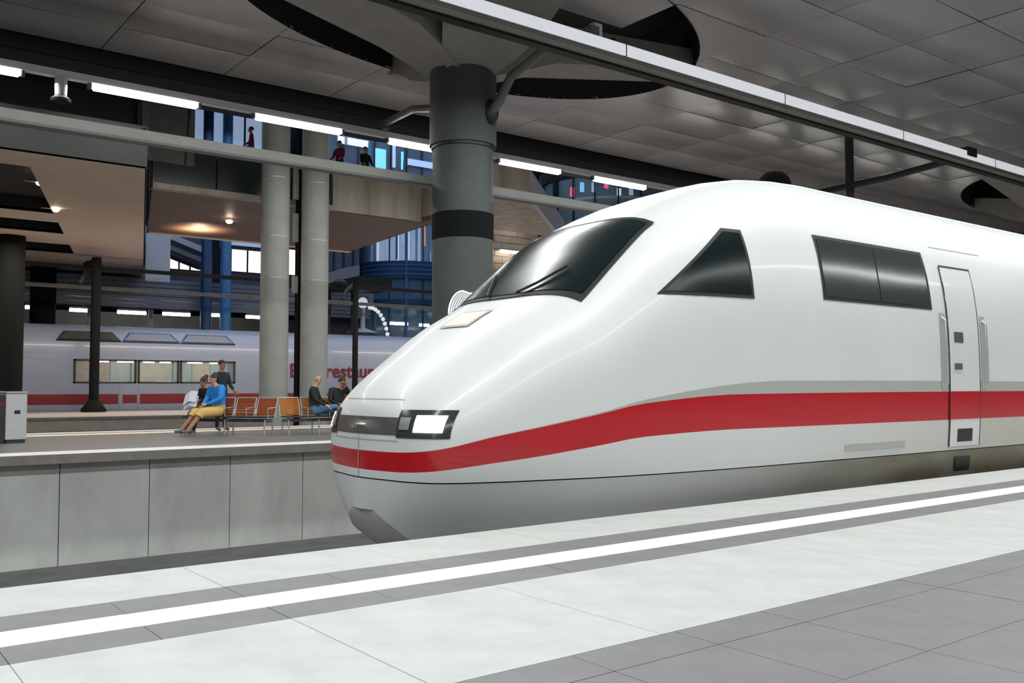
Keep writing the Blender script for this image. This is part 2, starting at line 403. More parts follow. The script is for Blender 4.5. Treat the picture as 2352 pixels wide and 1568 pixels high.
# left block with coffered soffit; its right side runs at an angle
A0 = Vector((7.45, 26.4)); dirv = Vector((math.sin(math.radians(15.7)), math.cos(math.radians(15.7))))
def skew(a, b): return (A0.x + a + dirv.x * b, A0.y + dirv.y * b)     # a along X (negative = left), b along the slanted side
gl = thing('gallery_block', 'beige gallery block with dark coffered soffit above the left of the far train', 'gallery')
BL = 34.0
rowsb = [0.0, 2.0, 9.6, 11.5, 14.3, 17.4, 20.4, BL]
AL, AI = -22.0, -3.1
def soffit_quad(a0, a1, b0, b1):
    MB_s.prism([skew(a0, b0), skew(a1, b0), skew(a1, b1), skew(a0, b1)], ZS, ZS + 0.12)
MB_s = MB()
soffit_quad(AI, 0, 0, BL)
for q in (0, 2, 4, 6): soffit_quad(AL, AI, rowsb[q], rowsb[q + 1])
MB_s.build('soffit', 'soffit', gl)
for q in (1, 3, 5):
    b0, b1 = rowsb[q], rowsb[q + 1]
    cf = MB()
    P = [skew(AL, b0), skew(AI, b0), skew(AI, b1), skew(AL, b1)]
    for i in range(4):
        p, r = P[i], P[(i + 1) % 4]
        cf.add([(*p, ZS + .02), (*r, ZS + .02), (*r, ZS + .5), (*p, ZS + .5)], [(0, 1, 2, 3)])
    cf.add([(*p, ZS + .5) for p in P], [(0, 1, 2, 3)])
    cf.build('coffer', 'recess', gl)
fa = MB().prism([skew(AL, -0.06), skew(0.02, -0.06), skew(0.02, 0.2), skew(AL, 0.2)], ZS, ZS + 0.58).build('fascia', 'fascia', gl)
MB().prism([skew(AL, 0.4), skew(0.0, 0.4), skew(0.0, BL), skew(AL, BL)], ZS + 0.7, ZS + 1.25).build('deck', 'black', gl)
sd = MB().prism([skew(-0.02, 0.2), skew(0.04, 0.2), skew(0.04, BL), skew(-0.02, BL)], ZS, ZS + 1.2).build('side_fascia', 'fascia', gl)
for (px, py) in ((92, 421), (128, 482)):
    d = ray(px, py); zl = ZS + (0.16 if py < 450 else -0.06); tt = (zl - EYE) / d[2]; c = (d[0] * tt, d[1] * tt, zl)
    l = thing('halogen_lamp', 'halogen lamp on a bar in the big dark coffer, %s of two' % ('nearer' if py < 450 else 'farther'), 'lamp', c)
    MB().ball((0, 0, 0), .12, .12, .07).build('bulb', 'emit_spot', l)
    MB().tube([(-.45, 0, .03), (.45, 0, .03)], .022).build('bar', 'steel_light', l)
    MB().tube([(0, 0, .03), (0, 0, .33)], .02).build('stem', 'steel_dark', l)
# dark wall over the block and grey cladding beside it
wl = bx('wall_left', 'black', None, -14, X_at(308, 30.5), 30.5, 31, ZS + 1.25, 12.5); struct(wl)
bx('mullion', 'cladding', wl, X_at(312, 30.4), X_at(330, 30.4), 30.3, 30.7, ZS + 1.2, 12.5)
bx('mullion', 'steel_dark', wl, X_at(302, 30.4), X_at(307, 30.4), 30.3, 30.6, ZS + 1.2, 12.5)
cl = MB()
ca, cb2 = X_at(330, 31), X_at(438, 31)
o = MB().prism([(ca, 31), (cb2, 31), (cb2, 31.3), (ca, 31.3)], ZS + 1.3, 12.5).build('wall_panel', 'cladding', None); o.name = 'wall_left_cladding'; struct(o)
MB().add([(X_at(428, 30.98), 30.97, 11.2), (X_at(431, 30.98), 30.97, 11.2), (X_at(418, 30.98), 30.97, ZS + 1.3), (X_at(415, 30.98), 30.97, ZS + 1.3),
          (X_at(428, 30.98), 31.0, 11.2), (X_at(431, 30.98), 31.0, 11.2), (X_at(418, 30.98), 31.0, ZS + 1.3), (X_at(415, 30.98), 31.0, ZS + 1.3)],
         [(0, 1, 2, 3), (4, 5, 6, 7), (0, 1, 5, 4), (1, 2, 6, 5), (2, 3, 7, 6), (3, 0, 4, 7)]).build('joint', 'black', o)

# the middle gallery: deck with brown soffit, dark glass panels left, pale rounded concrete right
gm = thing('gallery_bridge', 'gallery bridge with brown soffit, dark glass parapet and pale rounded end', 'gallery')
ZM, GY = 7.62, 31.0
xl, xm = 8.95, X_at(742, 31.6)
end = []
for k in range(9):
    t = -PI / 2 + k * (PI / 2) / 8
    end.append((18.5 + 0.9 * math.sin(k * PI / 16), GY + 0.25 * (1 - math.cos(k * PI / 16))))
tipc = [(19.45, 30.6), (19.5, 29.9), (19.8, 30.6), (20.9, 40.2)]
outline = [(xl, GY)] + end + tipc + [(xl + 2.5, 40.2)]
MB().prism(outline, ZM, ZM + 0.2).build('soffit', 'soffit_brown', gm)
MB().prism([(xl, GY + .4), (18.4, GY + .4), (19.4, GY + 1), (20.6, 39.9), (xl + 2.5, 39.9)], ZM + 0.2, ZM + 1.25).build('deck', 'wall_dim', gm)
dm = MB()
prof = [(xm, GY - .05)] + [(x + .02, y - .05) for x, y in end] + tipc
dm.grid([[(x, y, z) for x, y in prof] for z in (ZM - 0.02, ZM + 0.7, ZM + 1.5)]).grid([[(x - .0, y + .25, z) for x, y in prof] for z in (ZM - 0.02, ZM + 1.5)])
dm.build('rounded_parapet', 'drum', gm)
bx('ledge', 'drum', gm, xl, xm, GY - .1, GY + .25, ZM - 0.02, ZM + 0.16)
n = 3
for k in range(n):
    a = xl + (xm - xl) * k / n; b = xl + (xm - xl) * (k + 1) / n
    bx('glass_panel', 'dark_panel', gm, a + .03, b - .03, GY + .05, GY + .09, ZM + 0.17, ZM + 1.55)
bx('handrail', 'steel_light', gm, xl, xm, GY, GY + .1, ZM + 1.55, ZM + 1.61)
bx('rear_edge', 'soffit', gm, xl + 2.5, 20.9, 39.9, 40.3, ZM - .05, ZM + .5)
lp = atY(527, 490, 34.8)
hl = thing('ceiling_spot', 'warm spotlight on a bar under the brown gallery bridge soffit', 'lamp', (lp[0], 34.8, ZM - 0.16))
MB().ball((0, 0, 0), .13, .13, .08).build('bulb', 'emit_spot', hl)
MB().tube([(-.42, 0, .05), (.42, 0, .05)], .022).build('bar', 'steel_light', hl)
MB().tube([(0, 0, .03), (0, 0, .17)], .02).build('stem', 'steel_dark', hl)
area('gallery_uplight', (lp[0], 38.2, ZM - 0.8), 0.4, 0.4, 70, (1, 0.72, 0.5), (PI, 0, 0), 130)
# glass balustrade above the rounded end
gb = thing('glass_balustrade', 'clear glass balustrade with pale blue rail on the rounded gallery end', 'balustrade')
p0, p1 = (18.6, 31.2), (20.0, 33.6)
for k in range(3):
    q = [(p0[0] + (p1[0] - p0[0]) * t, p0[1] + (p1[1] - p0[1]) * t) for t in (k / 3 + .01, (k + 1) / 3 - .01)]
    MB().add([(*q[0], ZM + 1.4), (*q[1], ZM + 1.4), (*q[1], ZM + 2.35), (*q[0], ZM + 2.35)], [(0, 1, 2, 3)]).build('pane', 'clear_glass', gb)
MB().tube([(*p0, ZM + 2.36), (*p1, ZM + 2.36)], .035).build('rail', 'steel_light', gb)
MB().tube([(*p0, ZM + 1.4), (*p1, ZM + 1.4)], .03).build('rail', 'emit_sky', gb)

# the gallery right of the big pillar, with curved dark balcony
gr = thing('gallery_bridge', 'pale gallery slab right of the big grey pillar, above the brick shop wall', 'gallery')
ga, gb_, gc, gd = X_at(1100, 31), X_at(1215, 31), X_at(1290, 40), X_at(1110, 40)
MB().prism([(ga, 31), (gb_, 31), (gc, 40), (gd, 40)], 9.55, 9.9).build('soffit', 'drum', gr)
MB().prism([(ga, 30.9), (gb_, 30.9), (gb_ + .1, 31.2), (ga, 31.2)], 9.5, 10.9).build('fascia', 'drum', gr)
MB().prism([(gb_ - .1, 31.2), (gb_ + .2, 31.2), (gc + .2, 40), (gc - .1, 40)], 9.4, 10.6).build('side_fascia', 'wall_white', gr)
bx('support', 'pillar_paint', gr, ga - .1, ga + .25, 33.4, 33.8, -1.95, 9.6)
wx0, wx1 = X_at(1098, 44), X_at(1236, 44)
bw = bx('wall_shop', 'brick_warm', None, wx0, wx1, 44, 44.4, 6.0, 11.0); struct(bw)
for r in range(7):
    for k in range(5):
        xx = wx0 + (k + (r % 2) * .5) * 1.15
        if xx + 1.13 < wx1: bx('brick', 'brick_warm', bw, xx + .02, xx + 1.13, 43.95, 44.02, 8.0 + r * .42, 8.38 + r * .42)
MB().box(wx0, wx1 + .4, 43.5, 44.4, 11.0, 11.2).build('ledge', 'steel_dark', bw)
for k in range(5): bx('louver_panel', 'louver', bw, wx0, wx1 + .4, 43.55 + .02 * k, 44.2, 11.2 + .32 * k, 11.48 + .32 * k)
for (xa_, xb_, yy_, lb_) in ((1156, 1204, 502, 'bright tube light under the louvred edge of the brick shop wall'), (1150, 1192, 576, 'lower bright tube light on the brick shop wall beside the windscreen')):
    a_, b_ = atY(xa_, yy_, 43.4), atY(xb_, yy_ + 3, 43.4)
    l = thing('tube_light', lb_, 'light', a_)
    MB().tube([(0, 0, 0), (b_[0] - a_[0], 0, 0)], .09, 8).build('tube', 'emit_tube', l)
    bx('housing', 'steel_light', l, 0, b_[0] - a_[0], -.07, .54, .08, .18)
bc = thing('round_balcony', 'dark round balcony with glass and shop lights above the train nose', 'balcony', (X_at(1400, 44.5), 44.5, 0))
BR = 4.6
MB().lathe([(BR - .3, 14.1), (BR, 14.1), (BR, 14.9), (BR - .3, 14.9), (BR - .3, 14.1)], 48).build('upper_ring', 'matte_black', bc)
MB().lathe([(BR - .3, 11.0), (BR, 11.0), (BR, 11.4), (BR - .3, 11.4), (BR - .3, 11.0)], 48).build('lower_ring', 'steel_mid', bc)
MB().lathe([(BR - .1, 11.4), (BR - .1, 14.1)], 48).build('glass', 'clear_glass', bc)
MB().lathe([(1.6, 0), (1.6, 14.9)], 24).build('core', 'louver', bc)
MB().lathe([(1.6, 12.7), (BR - .3, 12.7), (BR - .3, 12.85), (1.6, 12.85)], 32).build('inner_floor', 'wall_dim', bc)
for k in range(20):
    t = 2 * PI * k / 20
    MB().tube([(BR * math.cos(t), BR * math.sin(t), 11.0), (BR * math.cos(t), BR * math.sin(t), 14.2)], .20 if k % 5 == 0 else .05, 6).build('mullion', 'matte_black', bc)
for k, (m, dz) in enumerate((('emit_pink', .3), ('emit_cyan', .5), ('emit_sky', .4), ('emit_pink', .6), ('emit_soft', 0), ('emit_sky', .2), ('emit_soft', .9), ('emit_orange', -1.1), ('emit_sky', -1.2), ('emit_cyan', -.9))):
    t = PI * (1.02 + 0.075 * k)
    bx('shop_light', m, bc, 3.4 * math.cos(t) - .14, 3.4 * math.cos(t) + .14, 3.4 * math.sin(t) - .05, 3.4 * math.sin(t) + .05, 12.9 + dz, 13.5 + dz)

# lit shops and back walls on the far side of the hall
wm = bx('wall_far', 'wall_dim', None, -10, 60, 58.0, 58.4, 0.0, 5.5); struct(wm)
fs = thing('slab_fascia', 'grey louvred slab edge running behind the far train roof', 'slab edge')
bx('slab', 'wall_dim', fs, 6, X_at(860, 52), 52.2, 66, 6.0, 7.0)
for k in range(7):
    bx('slat', 'louver', fs, 6, X_at(850, 52), 52.0 + .02 * k, 52.2, 5.35 + .235 * k, 5.35 + .235 * k + .2)
bx('soffit', 'wall_dim', fs, 6, X_at(860, 52), 52.2, 58, 5.9, 6.0)
def shop(nm, label, px0, px1, py0, py1, Y, m, nm2=2, zlow=7.0):
    a = atY(px0, py1, Y); b = atY(px1, py0, Y)
    t = thing(nm, label, 'shop window', (a[0], Y, 0))
    wdt = b[0] - a[0]
    wq = bx('wall_shops', 'wall_blue', None, a[0] - .5, b[0] + .5, Y + .13, Y + .4, min(a[2] - .2, zlow), b[2] + 1.2); struct(wq)
    bx('lit_panel', m, t, 0, wdt, 0.06, 0.12, a[2], b[2])
    bx('frame_rail', 'steel_dark', t, -.06, wdt + .06, -.04, .05, b[2], b[2] + .1)
    bx('frame_rail', 'steel_dark', t, -.06, wdt + .06, -.04, .05, a[2] - .1, a[2])
    for k in range(nm2 + 1):
        x = wdt * k / nm2
        bx('mullion', 'steel_dark', t, x - .045, x + .045, -.04, .05, a[2], b[2])
    return t
shop('shop_window', 'bright cream shop window right of the twin blue columns', 530, 606, 574, 622, 56, 'emit_shop', 2)
shop('shop_window', 'bright cream shop window left of the twin blue columns', 385, 462, 588, 616, 56, 'emit_shop', 3)
shop('shop_window', 'narrow lit shop window between the pale twin columns', 655, 690, 575, 630, 56, 'emit_shop', 1)
shop('shop_window', 'blue lit shop front on the upper level over the gallery bridge', 430, 605, 232, 345, 52, 'emit_sky', 4, 99)
sh_ = shop('shop_window', 'dark blue shop front with cyan light strips above the rounded gallery end', 745, 1005, 285, 395, 46, 'wall_blue', 7, 99)
x_ = X_at(745, 46)
for px0, px1, py0, py1, m in ((866, 890, 345, 385, 'emit_cyan'), (905, 912, 335, 385, 'emit_sky'), (925, 930, 350, 390, 'emit_cyan'), (760, 800, 300, 306, 'emit_soft'), (780, 850, 325, 329, 'emit_soft'), (955, 967, 322, 327, 'emit_soft'), (978, 990, 327, 331, 'emit_soft'), (940, 1000, 375, 379, 'emit_sky'), (795, 802, 300, 335, 'blue'), (848, 856, 330, 385, 'blue')):  # the two long white railings are given as glowing strips
    a_, b_ = atY(px0, py1, 45.95), atY(px1, py0, 45.95)
    bx('light_strip', m, sh_, a_[0] - x_, b_[0] - x_, -.1, -.05, a_[2], b_[2])  # the two long white railings are among these glowing strips
shop('shop_window', 'pale sign band above the cream shop windows', 525, 606, 550, 562, 55.5, 'emit_sky', 1, 99)
shop('shop_window', 'dim blue shop front under the rounded gallery end', 745, 812, 574, 622, 54, 'wall_blue', 3)
o = bx('wall_grey', 'wall_white', None, X_at(329, 48), X_at(386, 48), 48, 48.5, 6.4, 9.2); struct(o)
for i, px in enumerate((470, 515)):
    c = MB().lathe([(.30, 0), (.30, 7.0), (.28, 7.05), (.28, 17.5)], 24).build('blue_column', 'blue' if i else 'blue_dark')
    c.location = (X_at(px, 51.2), 51.2, 0); tag(c, ('brighter' if i else 'darker') + ' blue steel column of the twin pair behind the far train', 'column')
es = thing('escalator', 'grey escalator slanting down behind the blue columns', 'escalator')
for k, (ya, yb, m) in enumerate(((546, 560, 'wall_white'), (560, 572, 'steel_dark'), (572, 583, 'louver'), (583, 594, 'steel_dark'))):
    P = [atY(385 + 3 * k, ya - 14 + 2 * k, 53), atY(470, ya + 22, 53), atY(470, yb + 22, 53), atY(385 + 3 * k, yb - 14 + 2 * k, 53)]
    MB().add([p for p in P] + [(p[0], p[1] + 1.0, p[2]) for p in P], [(0, 1, 2, 3), (7, 6, 5, 4), (0, 4, 5, 1), (1, 5, 6, 2), (2, 6, 7, 3), (3, 7, 4, 0)]).build('balustrade' if k % 2 == 0 else 'step_band', m, es)
for (x0, x1, y0) in ((160, 225, 711), (270, 335, 716), (374, 436, 720), (484, 506, 723), (565, 600, 727), (895, 936, 742), (964, 985, 746), (58, 72, 705)):
    a, b = atY(x0, y0, 55), atY(x1, y0 + 2, 55)
    l = thing('tube_light', 'small bright ceiling tube behind the far train at photo column %d' % x0, 'light', (a[0], 55, a[2]))
    l['label'] = {160: 'small tube light behind the mast, leftmost long one above the train roof', 270: 'small tube light above the first clear roof window of the far train',
                  374: 'small tube light above the last roof window of the far train', 484: 'short tube light between the blue columns over the far train roof',
                  565: 'short tube light just left of the pale column pair', 895: 'short tube light under the blue glass lift shaft', 964: 'shortest tube light right of the glass lift shaft foot',
                  58: 'tiny tube light beside the dark pillar at the left'}[x0]
    MB().tube([(0, 0, 0), (b[0] - a[0], 0, 0)], .10, 8).build('tube', 'emit_tube', l)
    bx('housing', 'steel_light', l, 0, b[0] - a[0], -.08, .08, .09, .2)
    MB().tube([((b[0] - a[0]) / 2, 0, .2), ((b[0] - a[0]) / 2, 0, 5.9 - a[2])], .03, 6).build('rod', 'steel_light', l)
for px, top in ((203, 668), (343, 668)):
    o = MB().tube([(0, 0, 0), (0, 0, 5.4)], .13, 12).build('white_post', 'wall_white'); o.location = (X_at(px, 53.5), 53.5, 0)
    tag(o, 'thin white post behind the train roof, %s' % ('by the dark mast' if px < 300 else 'above the clear roof window'), 'post')

# ------------------------------------------------------------------ glass lift shaft
ls = thing('lift_shaft', 'round blue glass lift shaft with steel rings behind the big pillar', 'lift', (X_at(930, 54.5), 54.5, 0))
R = 3.2
MB().lathe([(R - .05, 0.1), (R - .05, 13.0)], 48).build('glass', 'blue_glass', ls)
for z0, z1, m in ((8.1, 9.25, 'blue_dark'), (6.3, 6.75, 'blue_dark'), (12.7, 13.1, 'blue_dark'), (0, .35, 'steel_dark')):
    MB().lathe([(R - .12, z0), (R + .08, z0), (R + .08, z1), (R - .12, z1), (R - .12, z0)], 48).build('ring_beam', m, ls)
for zz in (8.35, 8.65, 8.95):
    MB().lathe([(R + .08, zz), (R + .12, zz), (R + .12, zz + .06), (R + .08, zz + .06)], 48).build('ring_rib', 'blue', ls)
for k in range(18):
    t = 2 * PI * k / 18
    x, y = R * math.cos(t), R * math.sin(t)
    MB().tube([(x, y, 0), (x, y, 13.0)], .10 if k % 3 == 0 else .05, 6).build('mullion', 'blue_dark' if k % 2 else 'blue', ls)
lc = thing('lift_cabin', 'lit lift cabin inside the round glass shaft', 'lift cabin', (X_at(930, 54.5), 54.5, 0))
bx('cabin_body', 'louver', lc, -1.5, 1.5, -1.3, 1.3, 9.0, 9.3); bx('cabin_roof', 'steel_dark', lc, -1.5, 1.5, -1.3, 1.3, 12.2, 12.4)
for k, m in enumerate(('emit_shop', 'emit_sky', 'emit_orange', 'emit_sky', 'emit_shop', 'emit_orange', 'emit_cyan', 'emit_sky')):
    bx('light_strip', m, lc, -1.5 + .42 * k, -1.38 + .42 * k, -1.4, -1.3, (9.3, 10.6, 9.4, 10.2)[k % 4], (11.6, 12.0, 10.2, 11.0)[k % 4])
bx('cabin_back_glow', 'emit_sky', lc, -1.5, 1.5, 1.2, 1.3, 9.3, 12.2)  # back wall glows in place of light inside the shaft
MB().lathe([(2.7, 9.3), (2.7, 12.4)], 32, (0, 0), 0, PI).build('curved_screen', 'wall_white', lc)
for k in range(9):
    t = PI * (1.05 + .1 * k)
    MB().tube([(2.4 * math.cos(t), 2.4 * math.sin(t), 9.4), (2.4 * math.cos(t), 2.4 * math.sin(t), 12.3)], .09, 6).build('lit_rod', ('emit_soft', 'emit_sky', 'blue')[k % 3], lc)
# walkway and odds and ends around the shaft
wk = thing('footbridge', 'short footbridge with pale blue soffit edge left of the glass lift shaft', 'footbridge')
P = [atY(745, 632, 48.5), atY(826, 608, 48.5), atY(826, 632, 48.5), atY(745, 652, 48.5)]
MB().add(P + [(p[0], p[1] + 2.2, p[2]) for p in P], [(0, 1, 2, 3), (7, 6, 5, 4), (0, 4, 5, 1), (1, 5, 6, 2), (2, 6, 7, 3), (3, 7, 4, 0)]).build('edge_beam', 'louver', wk)
P = [atY(750, 655, 49), atY(826, 634, 49), atY(900, 640, 49), atY(900, 668, 49), atY(750, 664, 49)]
MB().add(P + [(p[0], p[1] + 2, p[2]) for p in P], [(0, 1, 2, 3, 4), (9, 8, 7, 6, 5)] + [(i, (i + 1) % 5, 5 + (i + 1) % 5, 5 + i) for i in range(5)]).build('underside', 'black', wk)
for px in (760, 815): MB().tube([(X_at(px, 49.6), 49.95, -1.2), (X_at(px, 49.6), 49.95, Z_at(px, 655, 49.6))], .12, 8).build('post', 'steel_dark', wk)
a = atY(748, 745, 53); b = atY(826, 708, 53)
hd = thing('ticket_kiosk', 'dark rounded kiosk block behind the thin far mast', 'kiosk', (a[0], 53, 0))
MB().add([(0, 0, 3.0), (b[0] - a[0] - .5, 0, 3.0), (b[0] - a[0], 0, 3.9), (b[0] - a[0], 0, b[2] - .3), (b[0] - a[0] - .4, 0, b[2]), (0, 0, b[2] + .1)] +
         [(0, 2, 3.0), (b[0] - a[0] - .5, 2, 3.0), (b[0] - a[0], 2, 3.9), (b[0] - a[0], 2, b[2] - .3), (b[0] - a[0] - .4, 2, b[2]), (0, 2, b[2] + .1)],
         [(0, 1, 2, 3, 4, 5), (11, 10, 9, 8, 7, 6)] + [(i, (i + 1) % 6, 6 + (i + 1) % 6, 6 + i) for i in range(6)]).build('body', 'steel_dark', hd)
MB().box(.3, b[0] - a[0] - .3, .2, 1.8, 0, 3.0).build('base', 'steel_dark', hd)
pw = thing('lamp_post', 'white lamp post right of the thin far mast', 'lamp post', (X_at(832, 50.5), 50.5, 0))
MB().tube([(0, 0, 0), (0, 0, 6.2)], .14, 12).build('pole', 'wall_white', pw)
MB().ball((0, 0, 6.2), .3, .3, .35).build('head', 'emit_soft', pw)
MB().lathe([(.9, 4.3), (1.0, 4.36), (.3, 4.6), (.14, 4.7)], 20).build('bracket', 'wall_white', pw)
ar = thing('light_arch', 'dotted white light arch at the lift shaft foot', 'light', (X_at(848, 50), 50, 0))
pts = [(1.3 * math.sin(t), 0, 3.6 + 2.3 * math.cos(t)) for t in [k * PI / 2 / 10 for k in range(11)]]
MB().tube(pts + [(1.3, 0, 0)], .06, 6).build('arch_tube', 'steel_light', ar)
for p in pts: MB().ball(p, .13, .13, .13, 8, 6).build('bulb', 'emit_soft', ar)
cn = thing('canopy', 'small white ribbed arched canopy before the big pillar, seen over the train hood', 'canopy', (X_at(1056, 18.3), 18.3, 0))
zc0 = Z_at(1052, 712, 18.3); kc = .36
def rib(k, dz=0.0, dy=0.0): return [(kc * (-.9 + .37 * k + 1.2 * (1 - math.cos(t))), kc * .3 * k + dy, zc0 + dz + kc * (1.6 * math.sin(t) - .3)) for t in [j * PI / 2 / 8 for j in range(9)]]
for k in range(6): MB().tube(rib(k), .022, 6).build('rib', 'emit_soft', cn)
MB().grid([rib(k, -.01, .015) for k in range(6)]).build('cover', 'louver', cn)
MB().tube([(p[0] + .02, p[1] + .02, p[2] + .03) for p in rib(5)], .03, 6).build('edge_trim', 'emit_orange', cn)
for q in (0, 5): MB().tube([(kc * (-.9 + .37 * q), kc * .3 * q, 0), (kc * (-.9 + .37 * q), kc * .3 * q, zc0 - .1)], .03, 6).build('post', 'steel_light', cn)

# ------------------------------------------------------------------ pillars
PX, PY = 13.75, 20.05
def big_pillar(x, y, label):
    p = thing('pillar', label, 'pillar', (x, y, 0), kind='thing')
    MB().lathe([(.80, 0), (.80, 7.35)], 48).build('shaft', 'pillar_paint', p)
    MB().lathe([(.80, 7.35), (.84, 7.35), (.84, 7.43), (.80, 7.43)], 48).build('joint_ring', 'black', p)
    MB().lathe([(.885, 7.43), (.885, 8.38), (.875, 8.39), (.875, 8.41), (.885, 8.42), (.885, 9.45), (.86, 9.6)], 48).build('upper_sleeve', 'pillar_paint', p)
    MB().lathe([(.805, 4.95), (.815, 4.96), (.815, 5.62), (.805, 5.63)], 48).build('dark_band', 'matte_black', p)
    MB().lathe([(1.02, 0), (1.02, .12), (.8, .16)], 48).build('plinth', 'steel_mid', p)
    # four flared concrete arms from the head to the rim of the opening
    for ux, uy, L, hp, hm in ((-1, 0, 7.0, 1.5, .55), (1, 0, 7.9, .05, 1.4), (.27, .963, 4.8, .85, .85), (-.27, -.963, 5.2, 1.4, 1.4)):
        q = MB(); nx, ny = -uy, ux; secs = []
        for rr, ha, hb, zb, zt in ((.55, .66, .66, 9.30, 10.4), (1.3, .3 + hp * .5, .3 + hm * .5, 9.52, 10.6), (2.2, .15 + hp * .8, .15 + hm * .8, 9.82, 10.9), (L * .75, hp, hm, 10.45, 11.2), (L, hp, hm, 10.80, 11.4)):
            cx, cy = ux * rr, uy * rr
            secs.append([(cx + nx * ha, cy + ny * ha, zb), (cx - nx * hb, cy - ny * hb, zb), (cx - nx * hb, cy - ny * hb, zt), (cx + nx * ha, cy + ny * ha, zt)])
        vs = [v for s_ in secs for v in s_]
        fs_ = [(0, 1, 2, 3), tuple(len(vs) - 4 + k for k in (3, 2, 1, 0))]
        for i in range(len(secs) - 1):
            for k in range(4): fs_.append((i * 4 + k, i * 4 + (k + 1) % 4, i * 4 + 4 + (k + 1) % 4, i * 4 + 4 + k))
        q.add(vs, fs_).build('arm', 'capital', p)
    # curved brackets out to the two luminaire lines
    for sy in (-1, 1):
        pts = [(.3, sy * .86, 8.25), (.3, sy * 1.2, 8.45), (.3, sy * 1.7, 8.95), (.3, sy * 3.0, 9.25), (.3, sy * 4.72, 9.2)]
        b = MB().tube(pts, [.13, .13, .12, .11, .10], 10).build('bracket', 'steel_mid', p)
        MB().ball((.3, sy * .86, 8.25), .22, .14, .34).build('bracket_shoe', 'black', b)
        MB().box(.18, .42, sy * 4.72 - .12, sy * 4.72 + .12, 9.0, 9.28).build('clamp', 'steel_mid', b)
    return p
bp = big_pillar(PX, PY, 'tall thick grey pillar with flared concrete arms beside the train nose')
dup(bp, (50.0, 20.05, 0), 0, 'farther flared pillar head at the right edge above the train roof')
for i, (px, m) in enumerate(((628, 'pillar_pale'), (720, 'pillar_pale'))):
    c = thing('pillar', 'slim pale round pillar behind the bench, %s of the pair' % ('left' if i == 0 else 'right'), 'pillar', (X_at(px, 29.7), 29.7, -1.95), kind='thing')
    MB().lathe([(.47, 0), (.47, 18)], 32).build('shaft', m, c)
    for z in (6.7, 8.1, 10.1):
        MB().lathe([(.47, z), (.477, z), (.477, z + .03), (.47, z + .03)], 32).build('joint_ring', 'steel_light', c)
c = thing('shaded_column', 'third slim column, shade put into its black colour, between the two slim pale pillars', 'shaded column', (X_at(688, 30.2), 30.2, -1.95), kind='thing')
bx('body', 'matte_black', c, -.15, .15, -.15, .15, 0, 18)  # column standing in shade, the shade painted as its black colour
for z0, z1 in ((9.6, 10.7), (8.1, 9.1), (6.3, 6.9)):
    bx('display', 'pillar_pale', c, -.36, -.15, -.10, -.04, z0, z1)
o = MB().lathe([(.55, 0), (.55, 7.2)], 32).build('pillar', 'matte_black'); o.location = (X_at(16, 42.0), 42.0, 0)
tag(o, 'dark round pillar at the left edge in front of the far train', 'pillar', kind='thing')
o = MB().lathe([(.6, 0), (.6, 7.2)], 32).build('pillar', 'matte_black'); o.location = (X_at(94, 52.0), 52.0, 0)
tag(o, 'dark pillar behind the far train, right of the left edge pillar', 'pillar', kind='thing')

# ------------------------------------------------------------------ luminaires over the middle platform
ln = thing('luminaire', 'long white luminaire running diagonally across the top of the view', 'light', (0, 15.4, 0))
bx('housing', 'steel_mid', ln, -6, 70, -.16, .22, 8.74, 8.86)
bx('bottom_tray', 'capital', ln, -6, 70, -.20, .20, 8.66, 8.74)
bx('reflector_glow', 'emit_soft', ln, -6, 70, -.20, -.14, 8.80, 9.06)  # reflector side lit by the tubes, its brightness put in as glow
bx('cable_tray', 'black', ln, -6, 70, .06, .3, 8.60, 8.66)
for k in range(12): bx('end_joint', 'steel_mid', ln, -3 + 6 * k, -2.97 + 6 * k, -.205, -.135, 8.79, 9.07)
lf = thing('luminaire', 'luminaire rail with bright separate tubes crossing behind the big pillar', 'light', (0, 24.9, 0))
bx('rail_housing', 'strip_bright', lf, -6, 70, -.1, .1, 8.80, 8.98)
for k in range(0, 14):
    x = 1.35 + 4.3 * k
    tbm = MB().tube([(x, 0, 8.74), (x + .06, 0, 8.74), (x + 2.64, 0, 8.74), (x + 2.7, 0, 8.74)], [.05, .115, .115, .05], 12).build('tube', 'emit_tube', lf)
    for q in (x - .08, x + 2.7): bx('tube_socket', 'steel_mid', lf, q, q + .08, -.08, .08, 8.66, 8.84)
# hanger half-way between pillars
hg = thing('hanger', 'dark hanger post with cross arm below the ceiling over the train roof', 'hanger', (31.3, 19.8, 0))
MB().tube([(0, 0, ZC), (0, 0, 8.15)], .16, 12).build('post', 'steel_dark', hg)
MB().tube([(0, -4.4, 8.95), (0, -1.5, 8.72), (0, 1.5, 8.66), (0, 5.1, 8.95)], .12, 10).build('cross_arm', 'steel_dark', hg)
MB().box(-.3, .3, -4.65, -4.15, 8.9, 9.2).build('clamp', 'steel_dark', hg)
pod = thing('speaker_pod', 'black round pod on a pole, its top just above the train roof', 'pod', (X_at(1785, 22.0), 22.0, 0))
zp = Z_at(1785, 432, 22.0)
MB().lathe([(.62, zp - .3), (.66, zp), (.58, zp + .35), (.36, zp + .56), (.1, zp + .62)], 12).build('shell', 'black', pod)
MB().tube([(0, 0, 0), (0, 0, zp - .28)], .09, 10).build('pole', 'steel_dark', pod)
ls2 = thing('loudspeaker', 'small white loudspeaker hanging below the tube lights at upper left', 'loudspeaker', (4.95, 24.9, 0))
MB().lathe([(.14, 8.35), (.15, 8.8)], 16).build('body', 'wall_white', ls2)
MB().lathe([(.22, 8.2), (.24, 8.26), (.12, 8.36)], 16).build('horn_rim', 'fascia', ls2)
sc = thing('security_camera', 'white security camera fixed on top of the long luminaire', 'camera', (X_at(1375, 15.5), 15.5, 9.06))
bx('body', 'wall_white', sc, -.18, .1, -.1, .1, .12, .42, bev=.03)
